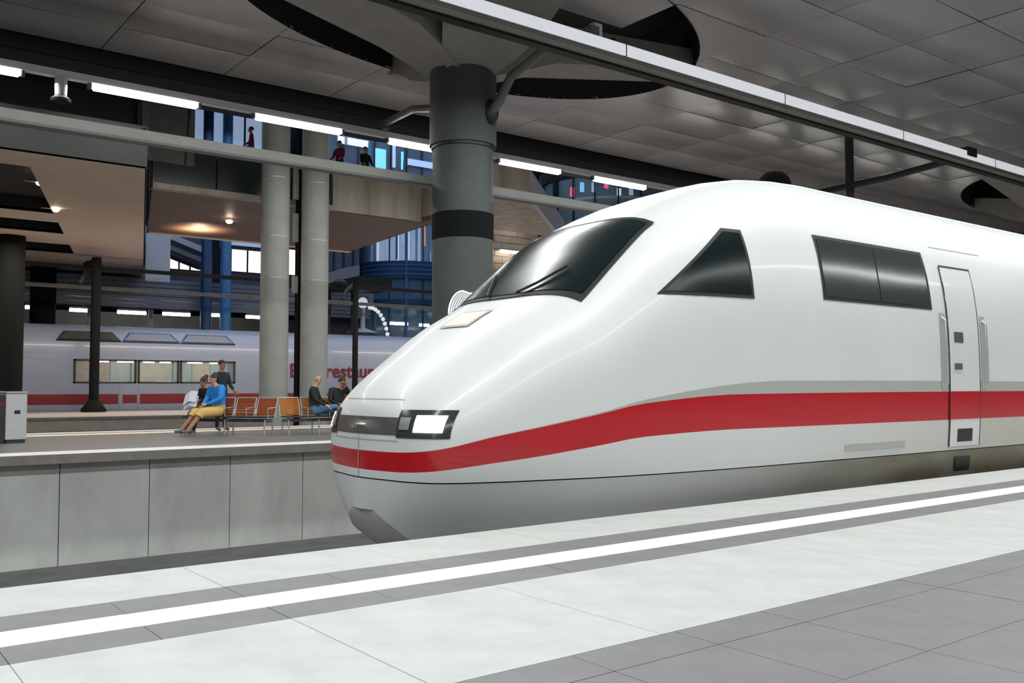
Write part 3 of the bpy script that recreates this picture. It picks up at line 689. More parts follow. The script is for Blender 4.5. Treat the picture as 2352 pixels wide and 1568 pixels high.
MB().tube([(0, 0, 0), (0, 0, .14)], .04, 8).build('foot', 'steel_light', sc)
MB().ball((.5, 0, .12), .1).build('lens_dome', 'black', sc); bx('junction_box', 'bin', sc, .4, .75, -.08, .08, 0, .1)
# grey conduit beam below, between the big pillar and the slim ones
cbm = thing('conduit', 'pale grey conduit beam passing behind the big pillar below the tubes', 'conduit', (0, 21.4, 0))
bx('beam', 'pillar_pale', cbm, -6, 40, -.11, .11, 6.64, 6.86)
bx('cover', 'steel_mid', cbm, -6, 40, -.14, .14, 6.58, 6.64)
for x in (-4, X_at(1072, 21.4)): MB().tube([(x, 0, 6.8), (x, 0, ZC)], .02, 6).build('rod', 'steel_dark', cbm)

# conductor rails over the back tracks with their masts
for (yy, zz, lab) in ((45.9, 6.52, 'upper conductor rail above the far train'), (47.6, 5.75, 'lower conductor rail above the far train roof')):
    o = thing('conductor_rail', lab + ', thin pale brown bar', 'conductor rail', (0, yy, 0))
    MB().box(-10, 70, -.05, .05, zz, zz + .13).box(-10, 70, -.11, .11, zz + .13, zz + .18).build('bar', 'fascia' if zz > 6 else 'edge_stone', o)
def mast(px, label, r):
    x = X_at(px, 43.2)
    o = thing('rail_mast', label, 'mast', (x, 43.2, 0))
    MB().tube([(0, 0, 0), (0, 0, 6.75)], r, 12).build('pole', 'matte_black', o)
    MB().lathe([(r * 2.6, 0), (r * 2.6, .12), (r * 1.1, .5)], 16).build('foot', 'matte_black', o)
    MB().tube([(-.7, .1, 5.6), (-.35, .3, 6.1), (.3, .8, 6.45), (.4, 2.7, 6.55)], .13, 8).build('cantilever', 'black', o)
    MB().ball((.45, 2.6, 6.75), .42, .3, .2).build('insulator', 'black', o)
    return o
mast(216, 'dark mast standing in front of the far train windows', .20)
mast(815, 'thin dark mast right of the pale pillar pair', .15)

# ------------------------------------------------------------------ the arriving white train
TX, TY = 4.25, 7.85
def pch(tab):
    xs = [a for a, _ in tab]; ys = [b for _, b in tab]; n = len(xs)
    dl = [(ys[i + 1] - ys[i]) / (xs[i + 1] - xs[i]) for i in range(n - 1)]
    m = [dl[0]] + [0 if dl[i - 1] * dl[i] <= 0 else 2 * dl[i - 1] * dl[i] / (dl[i - 1] + dl[i]) for i in range(1, n - 1)] + [dl[-1]]
    def f(x):
        if x <= xs[0]: return ys[0]
        if x >= xs[-1]: return ys[-1]
        i = max(k for k in range(n - 1) if xs[k] <= x)
        h = xs[i + 1] - xs[i]; t = (x - xs[i]) / h
        return (2 * t ** 3 - 3 * t * t + 1) * ys[i] + (t ** 3 - 2 * t * t + t) * h * m[i] + (-2 * t ** 3 + 3 * t * t) * ys[i + 1] + (t ** 3 - t * t) * h * m[i + 1]
    return f
fw = pch([(0, .45), (.02, .62), (.06, .78), (.13, .93), (.22, 1.03), (.4, 1.14), (.8, 1.28), (1.2, 1.38), (1.7, 1.49), (2.4, 1.58), (3.4, 1.64), (5, 1.65)])
fzt = pch([(0, .80), (.02, .92), (.08, 1.03), (.2, 1.17), (.4, 1.33), (.7, 1.53), (1.21, 1.85), (1.69, 2.10), (2.2, 2.50), (2.72, 2.91), (3.3, 3.22), (3.9, 3.46), (4.8, 3.70), (5.8, 3.78), (7, 3.78)])
fzb = pch([(0, .0), (.02, -.06), (.08, -.14), (.2, -.26), (.4, -.37), (.9, -.46), (1.9, -.52), (4, -.55)])
fst = pch([(0, .545), (.25, .60), (.61, .69), (1.05, .77), (1.65, .88), (2.2, .98), (3.5, 1.06), (6, 1.07)])
fsb = pch([(0, .37), (.25, .41), (.61, .46), (1.05, .51), (1.65, .59), (2.2, .66), (3.5, .70), (6, .70)])
fgr = pch([(0, .004), (1.6, .012), (2.8, .07), (4.3, .14), (6, .14)])
fn = pch([(0, 2.3), (.5, 2.5), (1.3, 3.2), (2.8, 3.5), (5, 3.1), (7, 3.0)])
fk = pch([(0, .5), (.4, .40), (1.0, .25), (2.8, .12), (6, .10)])
def hw(d, z):
    zm = fst(d) + fgr(d); W = fw(d)
    if z >= zm:
        h = fzt(d) - zm; t = min(1, max(0, (z - zm) / h)); return W * (1 - t ** fn(d)) ** (1 / fn(d))
    t = (zm - z) / (zm - fzb(d)); return W * (1 - fk(d) * t ** 2.2)
def ztop(d, y):
    zm = fst(d) + fgr(d); t = min(1, abs(y) / fw(d)); return zm + (fzt(d) - zm) * (1 - t ** fn(d)) ** (1 / fn(d))
def frontd(y, z):
    lo, hi = 0.0, 4.0
    if fzb(0) < z < fzt(0) and abs(y) < hw(0, z): return -.05 * (1 - (y / hw(0, z)) ** 2)
    for _ in range(40):
        m = (lo + hi) / 2
        ok = fzb(m) < z < fzt(m) and abs(y) < hw(m, z)
        if ok: hi = m
        else: lo = m
    return hi
ds = [0, .01, .03, .06, .1, .16, .24, .34, .46, .6, .78, 1.0, 1.2, 1.41, 1.6, 1.8, 2.0, 2.2, 2.4, 2.7, 3.0, 3.3, 3.6, 4.0, 4.4, 4.8, 5.3, 5.8, 6.4, 7.2, 8.2, 9.5, 12, 15, 18, 20.5]
NJ = 18
def rows(d):
    zb, sb, st, gt = fzb(d), fsb(d), fst(d), fst(d) + fgr(d)
    j = min(.285, sb - .04); j = max(j, zb + .02)
    low = [(hw(d, z), z) for z in (zb, zb + (j - zb) * .3, zb + (j - zb) * .65, j, j + .012, (j + sb) / 2 + .006, sb, (sb + st) / 2, st, gt)]
    up = []; W = fw(d); h = fzt(d) - gt; n = fn(d)
    for k in range(1, NJ + 1):
        ph = k / NJ * PI / 2
        up.append((W * math.cos(ph) ** (2 / n) if k < NJ else 0.0, gt + h * math.sin(ph) ** (2 / n)))
    return low, up
tr = thing('train', 'white high speed train with red stripe arriving at the near platform', 'train', (TX, TY, 0))
parts = {k: MB() for k in ('skirt', 'skirt_gap', 'lower_body', 'red_stripe', 'grey_stripe', 'body_shell')}
for sgn in (-1, 1):
    R_ = []
    for d in ds:
        lo, u = rows(d); R_.append([(d, sgn * y, z) for y, z in lo + u])
    lo0, u0 = rows(0); cap0 = lo0 + u0
    def strip(nm, i0, i1, inset=0.0):
        parts[nm].grid([[(p[0], p[1] - sgn * inset, p[2]) for p in r[i0:i1 + 1]] for r in R_])
        if sgn > 0: parts[nm].grid([[(-.05 * (1 - q * q), q * (y - inset), z) for q in (-1, -.6, -.2, .2, .6, 1)] for y, z in cap0[i0:i1 + 1]])
    strip('skirt', 0, 3, 0.012); strip('skirt_gap', 3, 4, 0.05); strip('lower_body', 4, 6); strip('red_stripe', 6, 8); strip('grey_stripe', 8, 9); strip('body_shell', 9, 9 + NJ)
# underside and rear
und = MB().grid([[(d, s * (hw(d, fzb(d)) - .012), fzb(d) - (.10 * min(1, d * 3) * (1 - s * s))) for s in (-1, -.6, -.2, .2, .6, 1)] for d in ds])
lo, u = rows(20.5); sec = lo + u
parts['body_shell'].add([(20.5, y, z) for y, z in sec] + [(20.5, -y, z) for y, z in reversed(sec[:-1])], [tuple(range(len(sec) * 2 - 1))])
pm = {'skirt': 'skirt_paint', 'skirt_gap': 'black', 'lower_body': 'lower_paint', 'red_stripe': 'red', 'grey_stripe': 'stripe_grey', 'body_shell': 'white_paint'}
for k, mb in parts.items(): mb.build(k, pm[k], tr)
und.build('underbody', 'skirt_paint', tr)
def side_patch(nm, m, c, off=.006, n=8, sgn=-1, parent=tr):
    P = []
    for i in range(n + 1):
        row = []
        for j in range(n + 1):
            s, t = i / n, j / n
            d = (c[0][0] * (1 - s) + c[1][0] * s) * (1 - t) + (c[3][0] * (1 - s) + c[2][0] * s) * t
            z = (c[0][1] * (1 - s) + c[1][1] * s) * (1 - t) + (c[3][1] * (1 - s) + c[2][1] * s) * t
            row.append((d, sgn * (hw(d, z) + off), z + off * .2))
        P.append(row)
    return MB().grid(P).build(nm, m, parent)
for sgn in (-1, 1):
    # slanted cab side window, then the long side window band
    f = side_patch('cab_window_frame', 'rubber', [(2.42, 2.05), (3.78, 2.07), (3.78, 2.83), (3.5, 2.83)], .004, sgn=sgn)
    side_patch('cab_window', 'glass_dark', [(2.52, 2.09), (3.74, 2.11), (3.74, 2.79), (3.5, 2.79)], .008, sgn=sgn, parent=f)
    f = side_patch('side_window_frame', 'rubber', [(5.02, 2.13), (7.42, 2.13), (7.42, 2.90), (5.02, 2.90)], .004, sgn=sgn)
    for k in range(2):
        a, b = 5.07 + 1.16 * k, 5.07 + 1.16 * (k + 1) - .03
        side_patch('side_window', 'glass_grey', [(a, 2.17), (b, 2.17), (b, 2.86), (a, 2.86)], .008, sgn=sgn, parent=f)
    # crew door with recessed grab rails, steps and number plate
    dr = side_patch('crew_door', 'white_paint', [(7.78, .34), (8.58, .34), (8.58, 2.75), (7.78, 2.75)], .010, n=16, sgn=sgn)
    side_patch('door_stripe', 'red', [(7.78, .70), (8.58, .70), (8.58, 1.07), (7.78, 1.07)], .013, sgn=sgn, parent=dr)
    side_patch('door_seam', 'rubber', [(7.76, .34), (7.79, .34), (7.79, 2.75), (7.76, 2.75)], .012, sgn=sgn, parent=dr)
    side_patch('door_seam', 'rubber', [(8.58, .34), (8.6, .34), (8.6, 2.75), (8.58, 2.75)], .012, sgn=sgn, parent=dr)
    side_patch('door_seam', 'rubber', [(7.76, 2.73), (8.6, 2.73), (8.6, 2.755), (7.76, 2.755)], .012, sgn=sgn, parent=dr)
    side_patch('grab_recess', 'stripe_grey', [(7.58, 1.1), (7.72, 1.1), (7.72, 2.1), (7.58, 2.1)], .006, sgn=sgn)
    side_patch('grab_recess', 'stripe_grey', [(8.66, 1.1), (8.8, 1.1), (8.8, 2.1), (8.66, 2.1)], .006, sgn=sgn)
    for dd in (7.65, 8.73):
        MB().tube([(dd, sgn * (hw(dd, z) + o_), z) for z, o_ in ((1.14, .0), (1.18, .05), (1.6, .05), (2.0, .05), (2.05, .0))], .016, 8).build('grab_rail', 'steel_light', tr)
    side_patch('plate', 'cladding', [(7.92, 1.72), (8.16, 1.72), (8.16, 1.86), (7.92, 1.86)], .014, sgn=sgn, parent=dr)
    side_patch('door_handle', 'steel_mid', [(7.9, 1.36), (8.1, 1.36), (8.1, 1.44), (7.9, 1.44)], .02, sgn=sgn, parent=dr)
    side_patch('step_recess', 'black', [(7.98, .40), (8.38, .40), (8.38, .57), (7.98, .57)], .016, sgn=sgn)
    side_patch('step_recess', 'black', [(7.98, .02), (8.38, .02), (8.38, .2), (7.98, .2)], .004, sgn=sgn)
    side_patch('roof_seam', 'stripe_grey', [(7.7, 3.0), (9.1, 3.0), (9.1, 3.015), (7.7, 3.015)], .004, sgn=sgn)
    side_patch('vent_panel', 'stripe_grey', [(5.4, .38), (6.7, .38), (6.7, .46), (5.4, .46)], .004, sgn=sgn)
# windscreen
def ws_patch(nm, m, b0, t0, yb, yt, off, parent=tr, n=14, dip=-.12):
    P = []
    for i in range(n + 1):
        v = i / n; row = []
        for j in range(n + 1):
            s = -1 + 2 * j / n
            d = b0 + (t0 - b0) * v - dip * (s * s) * (1 - v * 1.0)
            y = s * (yb + (yt - yb) * v)
            row.append((d - off * .55, y + s * off * .2, ztop(d, y) + off * .8))
        P.append(row)
    return MB().grid(P).build(nm, m, parent)
f = ws_patch('windscreen_frame', 'rubber', 1.62, 2.86, 1.15, 1.06, .014)
ws_patch('windscreen', 'glass_dark', 1.69, 2.80, 1.09, 1.01, .022, f)
for sg in (-1, 1):
    pts = [(d - .03, y, ztop(d, y) + .035) for d, y in ((1.66, sg * .25), (1.82, sg * .42), (2.05, sg * .62))]
    MB().tube(pts, .014, 6).build('wiper', 'black', f)
P = [[(d - .006, y, ztop(d, y) + .008) for y in [-.26 + .52 * j / 6 for j in range(7)]] for d in (1.02, 1.10, 1.18, 1.26, 1.34)]
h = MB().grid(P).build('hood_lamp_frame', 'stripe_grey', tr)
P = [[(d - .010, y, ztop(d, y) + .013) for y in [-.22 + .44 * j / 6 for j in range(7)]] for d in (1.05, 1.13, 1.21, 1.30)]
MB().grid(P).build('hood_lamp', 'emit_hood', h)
def front_patch(nm, m, y0, y1, z0, z1, off, parent=tr, ny=10, nz=4):
    P = [[(frontd(y0 + (y1 - y0) * j / ny, z0 + (z1 - z0) * i / nz) - off, y0 + (y1 - y0) * j / ny, z0 + (z1 - z0) * i / nz + off * .3) for j in range(ny + 1)] for i in range(nz + 1)]
    return MB().grid(P).build(nm, m, parent)
front_patch('lamp_band', 'cladding', -.60, .60, .70, .86, .005)
for sg in (-1, 1):
    a, b = sorted((sg * .58, sg * 1.07)); hsg = front_patch('headlight_housing', 'glass_grey', a, b, .68, .93, .009)
    a, b = sorted((sg * .79, sg * 1.03)); front_patch('headlight', 'emit_head' if sg < 0 else 'emit_head_warm', a, b, .73, .88, .018, hsg)
    a, b = sorted((sg * .62, sg * .74)); front_patch('marker_lamp', 'steel_light', a, b, .75, .86, .018, hsg)
front_patch('coupler_seam', 'stripe_grey', -.55, .55, 1.02, 1.03, .004, nz=1)
front_patch('coupler_seam', 'stripe_grey', -.6, .6, .645, .655, .004, nz=1)
front_patch('coupler_seam', 'stripe_grey', -.006, .006, .30, .68, .004, ny=1, nz=6)
for dc in (3.0, 14.5):
    bg = MB().box(dc - 1.9, dc + 1.9, -.75, .75, -.62, -.45).build('bogie', 'steel_dark', tr)
    for ax in (-1.2, 1.2):
        for sg in (-1, 1):
            wv = MB().lathe([(.36, -.07), (.36, .04), (.39, .07), (.1, .08)], 24)
            wv.v = [(dc + ax + x, sg * (.79) - sg * z, -.49 + y) for x, y, z in wv.v]
            wv.build('wheel', 'rail_steel', bg)

# ------------------------------------------------------------------ the standing train behind (restaurant car)
FY = 44.3
def far_train():
    t = thing('train', 'grey white restaurant car standing at the back platform behind the bench', 'train', (0, FY + 1.65, 0))
    x0, x1 = X_at(40, FY), 40.0
    W = 1.65
    wz0, wz1 = Z_at(300, 880, FY), Z_at(300, 826, FY)
    wins = [(X_at(168, FY), X_at(313, FY)), (X_at(316, FY), X_at(411, FY)), (X_at(413, FY), X_at(540, FY))]
    prof = [(W - .12, -.75), (W, .1), (W, 1.05), (W, wz0), (W - .03, wz1), (W - .12, 2.85), (W - .3, 3.25), (W - .62, 3.62), (.5, 3.88), (0, 3.93)]
    xs = sorted({x0, x1} | {v for w_ in wins for v in w_} | {20 + 2.0 * k for k in range(10)})
    sh = MB()
    for sg in (-1, 1):
        for i in range(len(xs) - 1):
            for r in range(len(prof) - 1):
                if sg < 0 and r == 3 and any(abs(xs[i] - w_[0]) < 1e-6 for w_ in wins): continue
                (ya, za), (yb, zb) = prof[r], prof[r + 1]
                sh.add([(xs[i], sg * ya, za), (xs[i + 1], sg * ya, za), (xs[i + 1], sg * yb, zb), (xs[i], sg * yb, zb)], [(0, 1, 2, 3)])
    for X in (x0, x1):
        pr = [(X, y, z) for y, z in prof]; sh.add(pr + [(X, -y, z) for _, y, z in reversed(pr[:-1])], [tuple(range(len(pr) * 2 - 1))])
    sh.smooth = True
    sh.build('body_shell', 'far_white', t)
    for i, (a, b) in enumerate(wins):
        fr = MB()
        for q in ((a, a + .09, wz0, wz1), (b - .09, b, wz0, wz1), (a, b, wz1 - .07, wz1), (a, b, wz0, wz0 + .07)):
            fr.box(q[0], q[1], -W - .012, -W + .05, q[2], q[3])
        f = fr.build('window_frame', 'rubber', t)
        bx('pane', 'clear_glass', f, a + .09, b - .09, -W + .02, -W + .03, wz0 + .07, wz1 - .07)
        m3 = ('orange_interior', 'warm_interior', 'green_interior')
        L = b - a
        ns = 3 if i != 1 else 1
        for k in range(ns):
            mm = (['orange_interior', 'orange_interior', 'green_interior'], ['warm_interior'], ['green_interior', 'warm_interior', 'green_interior'])[i][k]
            bx('inner_wall', mm, f, a + L * k / ns, a + L * (k + 1) / ns - .06, -W + .9, -W + 1.0, wz0 - .1, wz1 + .3)  # interior light put into these walls as a weak glow
        bx('inner_ceiling', 'wall_dim', f, a, b, -W + .06, -W + 1.0, wz1 + .05, wz1 + .1)
        for k in range(2):
            xa = a + L * (.30 if i == 0 else .15) + L * .40 * k
            bx('tube_glint', 'emit_tube', f, xa, xa + L * .26, -W + .12, -W + .2, wz1 - .12, wz1 - .07)  # glowing strips put in for tube reflections on the window glass
        bx('table_top', 'paper', f, a + L * .45, a + L * .85, -W + .1, -W + .6, wz0 - .02, wz0 + .10)
        bx('inner_back', 'black', f, a, b, -W + 1.0, -W + 1.05, wz0 - .3, wz1 + .3)
    # roof lights
    for (pa, pb, m) in ((146, 276, 'black'), (297, 411, 'blue'), (430, 538, 'blue')):
        ya = FY + .25
        a, b = X_at(pa, ya), X_at(pb, ya)
        q = [(a - .35, -1.43, 3.14), (b, -1.43, 3.14), (b - .35, -1.1, 3.56), (a, -1.1, 3.56)]
        nv = Vector((0, -.77, .62))
        def off(p, o_): return (p[0], p[1] + nv.y * o_, p[2] + nv.z * o_)
        def inset(k): 
            cx = sum(p[0] for p in q) / 4; cy = sum(p[1] for p in q) / 4; cz = sum(p[2] for p in q) / 4
            return [(cx + (p[0] - cx) * (1 - k * .35), cy + (p[1] - cy) * (1 - k), cz + (p[2] - cz) * (1 - k)) for p in q]
        fr = MB().add([off(p, -.05) for p in q] + [off(p, .05) for p in q], [(0, 1, 2, 3), (4, 5, 6, 7), (0, 1, 5, 4), (1, 2, 6, 5), (2, 3, 7, 6), (3, 0, 4, 7)]).build('roof_window_frame', 'black' if m == 'black' else 'blue_dark', t)
        MB().add([off(p, .04) for p in inset(.22)] + [off(p, .065) for p in inset(.22)], [(0, 1, 2, 3), (4, 5, 6, 7), (0, 1, 5, 4), (1, 2, 6, 5), (2, 3, 7, 6), (3, 0, 4, 7)]).build('roof_window', 'glass_grey' if m == 'black' else 'louver', fr)
    # stripe in pieces
    sz0, sz1 = Z_at(200, 928, FY), Z_at(200, 905, FY)
    for a, b in ((X_at(45, FY), X_at(272, FY)), (X_at(322, FY), 40)):
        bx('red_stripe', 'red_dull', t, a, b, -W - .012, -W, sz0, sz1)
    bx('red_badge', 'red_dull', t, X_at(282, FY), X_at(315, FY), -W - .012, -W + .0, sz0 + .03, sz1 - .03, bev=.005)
    bx('underframe', 'steel_dark', t, x0, x1, -W + .02, W - .1, -1.0, -.05)
    for X in (X_at(276, FY), X_at(318, FY)): bx('seam', 'wall_dim', t, X - .02, X + .02, -W - .008, -W, -.1, wz0 - .1)
    # lettering
    cu = bpy.data.curves.new('lettering', 'FONT'); cu.body = 'Bordrestaurant'; cu.size = 1.0; cu.extrude = .006; cu.offset = .022
    tmp = bpy.data.objects.new('tmp', cu); COL.objects.link(tmp)
    dg = bpy.context.evaluated_depsgraph_get(); me = bpy.data.meshes.new_from_object(tmp.evaluated_get(dg)); bpy.data.objects.remove(tmp)
    xa, xb = X_at(664, FY), X_at(905, FY)
    wx = max(v.co.x for v in me.vertices); k = (xb - xa) / wx; hgt = (Z_at(760, 836, FY) - Z_at(760, 866, FY)) / .70
    for v in me.vertices: v.co = Vector((xa + v.co.x * k, -W - .012 - v.co.z * .3, Z_at(760, 866, FY) + v.co.y * hgt))
    me.materials.clear(); me.materials.append(M['red_letter'])
    o = bpy.data.objects.new('lettering', me); COL.objects.link(o); o.parent = t
    for dc in (12, 32):
        b = bx('bogie', 'steel_dark', t, dc - 1.9, dc + 1.9, -.7, .7, -1.05, -.8)
        for ax in (-1.2, 1.2):
            for sg in (-1, 1):
                wv = MB().lathe([(.30, -.07), (.30, .07)], 16); wv.v = [(dc + ax + x, sg * .79 + z, -.9 + y) for x, y, z in wv.v]; wv.build('wheel', 'rail_steel', b)
    return t
far_train()

# ------------------------------------------------------------------ bench, bin
def bench(nm, label, p0, step, face, n, wood):
    fx, fy = face; rz = math.atan2(-fx, fy) + PI            # local -Y is the seat's front
    t = thing(nm, label, 'bench', (p0[0], p0[1], 0), rz)
    sx = step
    L = (n - 1) * sx
    MB().box(-.26, L + .26, .02, .08, .30, .37).build('beam', 'steel_mid', t)
    for k in range(n):
        x = k * sx
        MB().box(x - .25, x + .25, -.24, .22, .405, .435, bev=.008).build('seat', 'steel_dark', t)
        fr = MB()
        for sg in (-1, 1):
            fr.tube([(x + sg * .25, .20, .40), (x + sg * .25, .27, .65), (x + sg * .25, .34, .86)], .016, 8)
        fr.tube([(x - .25, .34, .86), (x + .25, .34, .86)], .018, 8)
        b = fr.build('back_frame', 'steel_light', t)
        for j in range(6):
            z0 = .455 + j * .064; y = .21 + (z0 - .42) * .30
            MB().box(x - .235, x + .235, y - .012, y + .012, z0, z0 + .058).build('slat', wood, b)
        ar = MB().tube([(x + .28, -.15, .40), (x + .28, -.17, .62), (x + .28, .2, .64)], .014, 8)
        ar.build('armrest', 'steel_light', t)
    for k in range(n if n < 3 else 3):
        x = -.2 + (L + .4) * k / (2 if n > 2 else max(1, n - 1))
        MB().tube([(x, -.18, 0), (x, -.16, .34), (x, .18, .34), (x, .2, 0)], .02, 8).build('leg', 'steel_light', t)
    return t
fA = Vector((-.8, -.6)); rowA = Vector((.6, -.8))
C_ = Vector((8.5, 20.65)); S_ = .56
seatA = [C_ - rowA * S_ * (3 - k) for k in range(4)]
bench('bench', 'slatted bench with reddish wooden backs beside the man in blue', seatA[0], S_, (fA.x, fA.y), 4, 'wood_red')
seatB = [Vector((9.22 + .56 * k, 20.42)) for k in range(3)]
bench('bench', 'slatted bench with light orange wooden back beside the bald man', seatB[0], S_, (0, -1), 3, 'wood')
bn = thing('litter_bin', 'pale grey metal litter bin with a dark slot at the left edge', 'bin', (X_at(31, 21.1), 21.1, 0), 0.16)
bx('body', 'bin', bn, -.19, .21, -.18, .18, .06, .98, bev=.012)
bx('lid', 'steel_light', bn, -.20, .22, -.19, .19, .985, 1.03, bev=.01)
bx('slot', 'black', bn, -.03, .08, -.186, -.178, .58, .65); bx('base', 'steel_dark', bn, -.17, .19, -.16, .16, 0, .06)
bx('side_compartment', 'steel_dark', bn, -.42, -.20, -.17, .17, .0, .96, bev=.01)
bx('side_band', 'red_dull', bn, -.421, -.199, -.172, .172, .74, .82)


# ------------------------------------------------------------------ people
def skin_mesh(name, V, E, mats, parent=None, sub=1):
    """V: name -> (co, radius, mat); E: pairs. One continuous skinned body, coloured by nearest bone."""
    names = list(V); idx = {n_: i for i, n_ in enumerate(names)}
    me = bpy.data.meshes.new(name); me.from_pydata([V[n_][0] for n_ in names], [(idx[a], idx[b]) for a, b, *_ in E], [])
    o = bpy.data.objects.new(name, me); COL.objects.link(o)
    md = o.modifiers.new('s', 'SKIN'); md.use_smooth_shade = True
    for i, n_ in enumerate(names):
        r = V[n_][1]; r = r if isinstance(r, tuple) else (r, r)
        me.skin_vertices[0].data[i].radius = r
    me.skin_vertices[0].data[0].use_root = True
    sb = o.modifiers.new('u', 'SUBSURF'); sb.levels = sub + 1; sb.render_levels = sub + 1
    dg = bpy.context.evaluated_depsgraph_get(); dg.update()
    m2 = bpy.data.meshes.new_from_object(o.evaluated_get(dg))
    bpy.data.objects.remove(o)
    m2.materials.clear()
    ml = []
    for e in E:
        if e[2] not in ml: ml.append(e[2])
    for m in ml: m2.materials.append(M[m])
    segs = [(Vector(V[a][0]), Vector(V[b][0]), ml.index(m)) for a, b, m in E]
    for p in m2.polygons:
        c = p.center; best, bi = 9e9, 0
        for a, b, mi in segs:
            ab = b - a; t = max(0, min(1, (c - a).dot(ab) / max(1e-9, ab.dot(ab)))); dd = (c - a - ab * t).length
            if dd < best: best, bi = dd, mi
        p.material_index = bi; p.use_smooth = True
    o = bpy.data.objects.new(name, m2); COL.objects.link(o)
    if parent is not None: o.parent = parent
    return o


def hand(parent, wrist, elbow, m, side, curl=.5):
    w_ = Vector(wrist); d = (w_ - Vector(elbow)).normalized()
    s = Vector((0, 0, 1)).cross(d)
    s = s.normalized() if s.length > .01 else Vector((1, 0, 0)); n = d.cross(s)
    mb = MB()
    mb.tube([w_ - d * .02, w_ + d * .03, w_ + d * .085], [.026, .036, .034], 10)
    for k, (off_, ln_) in enumerate(((-.028, .066), (-.010, .078), (.010, .074), (.028, .058))):
        b = w_ + d * .08 + s * off_
        mb.tube([b, b + d * ln_ * .5 - n * .01 * curl, b + d * ln_ * .85 - n * .045 * curl, b + d * ln_ * .9 - n * .075 * curl], [.0095, .009, .008, .006], 6)
    b = w_ + d * .03 + s * (-.034 * side)
    mb.tube([b, b + d * .035 - s * .02 * side, b + d * .065 - s * .018 * side - n * .02], [.012, .010, .007], 6)
    return mb.build('hand', m, parent)


def person(label, loc, rz, J, top, legs, skin, shoe, hair, hair_style='short', lower=None, sleeve=None, sc=1.0, sleeve_r=1.0, group=None, bulk=1.0):
    """J: joints in local coords, +Y forward. lower: material below the knee."""
    t = thing('person', label, 'person', loc, rz, group)
    t.scale = (sc, sc, sc)
    lower = lower or legs; sleeve = sleeve or top
    V = {'pelvis': (J['pelvis'], (.155, .12), 0), 'waist': (J['waist'], (.145 * bulk, .11 * bulk), 0), 'chest': (J['chest'], (.165 * bulk, .12 * bulk), 0), 'neckb': (J['neckb'], .075, 0), 'neck': (J['neck'], .052, 0)}
    hd = Vector(J['head']); fd = Vector(J.get('look', (0, 1, 0))).normalized(); upv = Vector((0, 0, 1))
    V['jaw'] = (tuple(hd - upv * .055 + fd * .018), (.062, .066), 0); V['skull'] = (tuple(hd + upv * .01), (.078, .088), 0); V['crown'] = (tuple(hd + upv * .075 - fd * .008), (.062, .07), 0)
    E = [('pelvis', 'waist', top), ('waist', 'chest', top), ('chest', 'neckb', top), ('neckb', 'neck', skin), ('neck', 'jaw', skin), ('jaw', 'skull', skin), ('skull', 'crown', skin)]
    for s_ in 'lr':
        V['sh' + s_] = (J['sh' + s_], .072 * sleeve_r, 0); V['el' + s_] = (J['el' + s_], .052 * sleeve_r, 0); V['wr' + s_] = (J['wr' + s_], .034, 0)
        V['hip' + s_] = (J['hip' + s_], .095, 0); V['kn' + s_] = (J['kn' + s_], .066, 0); V['an' + s_] = (J['an' + s_], .042, 0); V['to' + s_] = (J['to' + s_], .036, 0)
        kk = Vector(J['kn' + s_]); aa = Vector(J['an' + s_]); V['ca' + s_] = (tuple(kk.lerp(aa, .35)), .058, 0)
        E += [('chest', 'sh' + s_, top), ('sh' + s_, 'el' + s_, sleeve), ('el' + s_, 'wr' + s_, sleeve), ('pelvis', 'hip' + s_, legs), ('hip' + s_, 'kn' + s_, legs),
              ('kn' + s_, 'ca' + s_, lower), ('ca' + s_, 'an' + s_, lower), ('an' + s_, 'to' + s_, shoe)]
    body = skin_mesh('body', V, E, None, t)
    sd = fd.cross(upv).normalized()
    # face
    MB().tube([hd + upv * .025 + fd * .082, hd - upv * .01 + fd * .112, hd - upv * .022 + fd * .085], [.010, .016, .012], 8).build('nose', skin, t)
    for q in (-1, 1):
        MB().ball(tuple(hd + upv * .022 + fd * .080 + sd * .032 * q), .011, n=8, m=6).build('eye', 'eye', t)
        MB().ball(tuple(hd + upv * .0 + sd * .083 * q), .018, .024, .034, n=8, m=6).build('ear', skin, t)
    MB().tube([hd - upv * .055 + fd * .082 - sd * .022, hd - upv * .057 + fd * .088, hd - upv * .055 + fd * .082 + sd * .022], .007, 6).build('mouth', 'lip', t)
    if hair:
        mb = MB(); c = hd + upv * .035 - fd * .018
        P = []
        for i in range(8):
            th = i / 7 * (1.75 if hair_style == 'short' else 2.0)
            row = []
            for k in range(19):
                ph = 2 * PI * k / 18
                dirh = (fd * math.cos(ph) + sd * math.sin(ph))
                lim = .78 if math.cos(ph) > .3 else 1.0
                tt = th * (lim if hair_style == 'short' else lim)
                r = .098
                row.append(c + dirh * r * math.sin(tt) + upv * (.104 if hair_style != 'bun' else .11) * math.cos(tt))
            P.append(row)
        mb.grid(P)
        if hair_style == 'long':
            mb.tube([c - fd * .06 + upv * .02, c - fd * .095 - upv * .1, c - fd * .08 - upv * .25], [.085, .085, .05], 10)
        if hair_style == 'bun': mb.ball(tuple(c - fd * .09 + upv * .07), .05)
        mb.build('hair', hair, t)
    for s_, q in (('l', -1), ('r', 1)): hand(t, J['wr' + s_], J['el' + s_], skin, q)
    return t


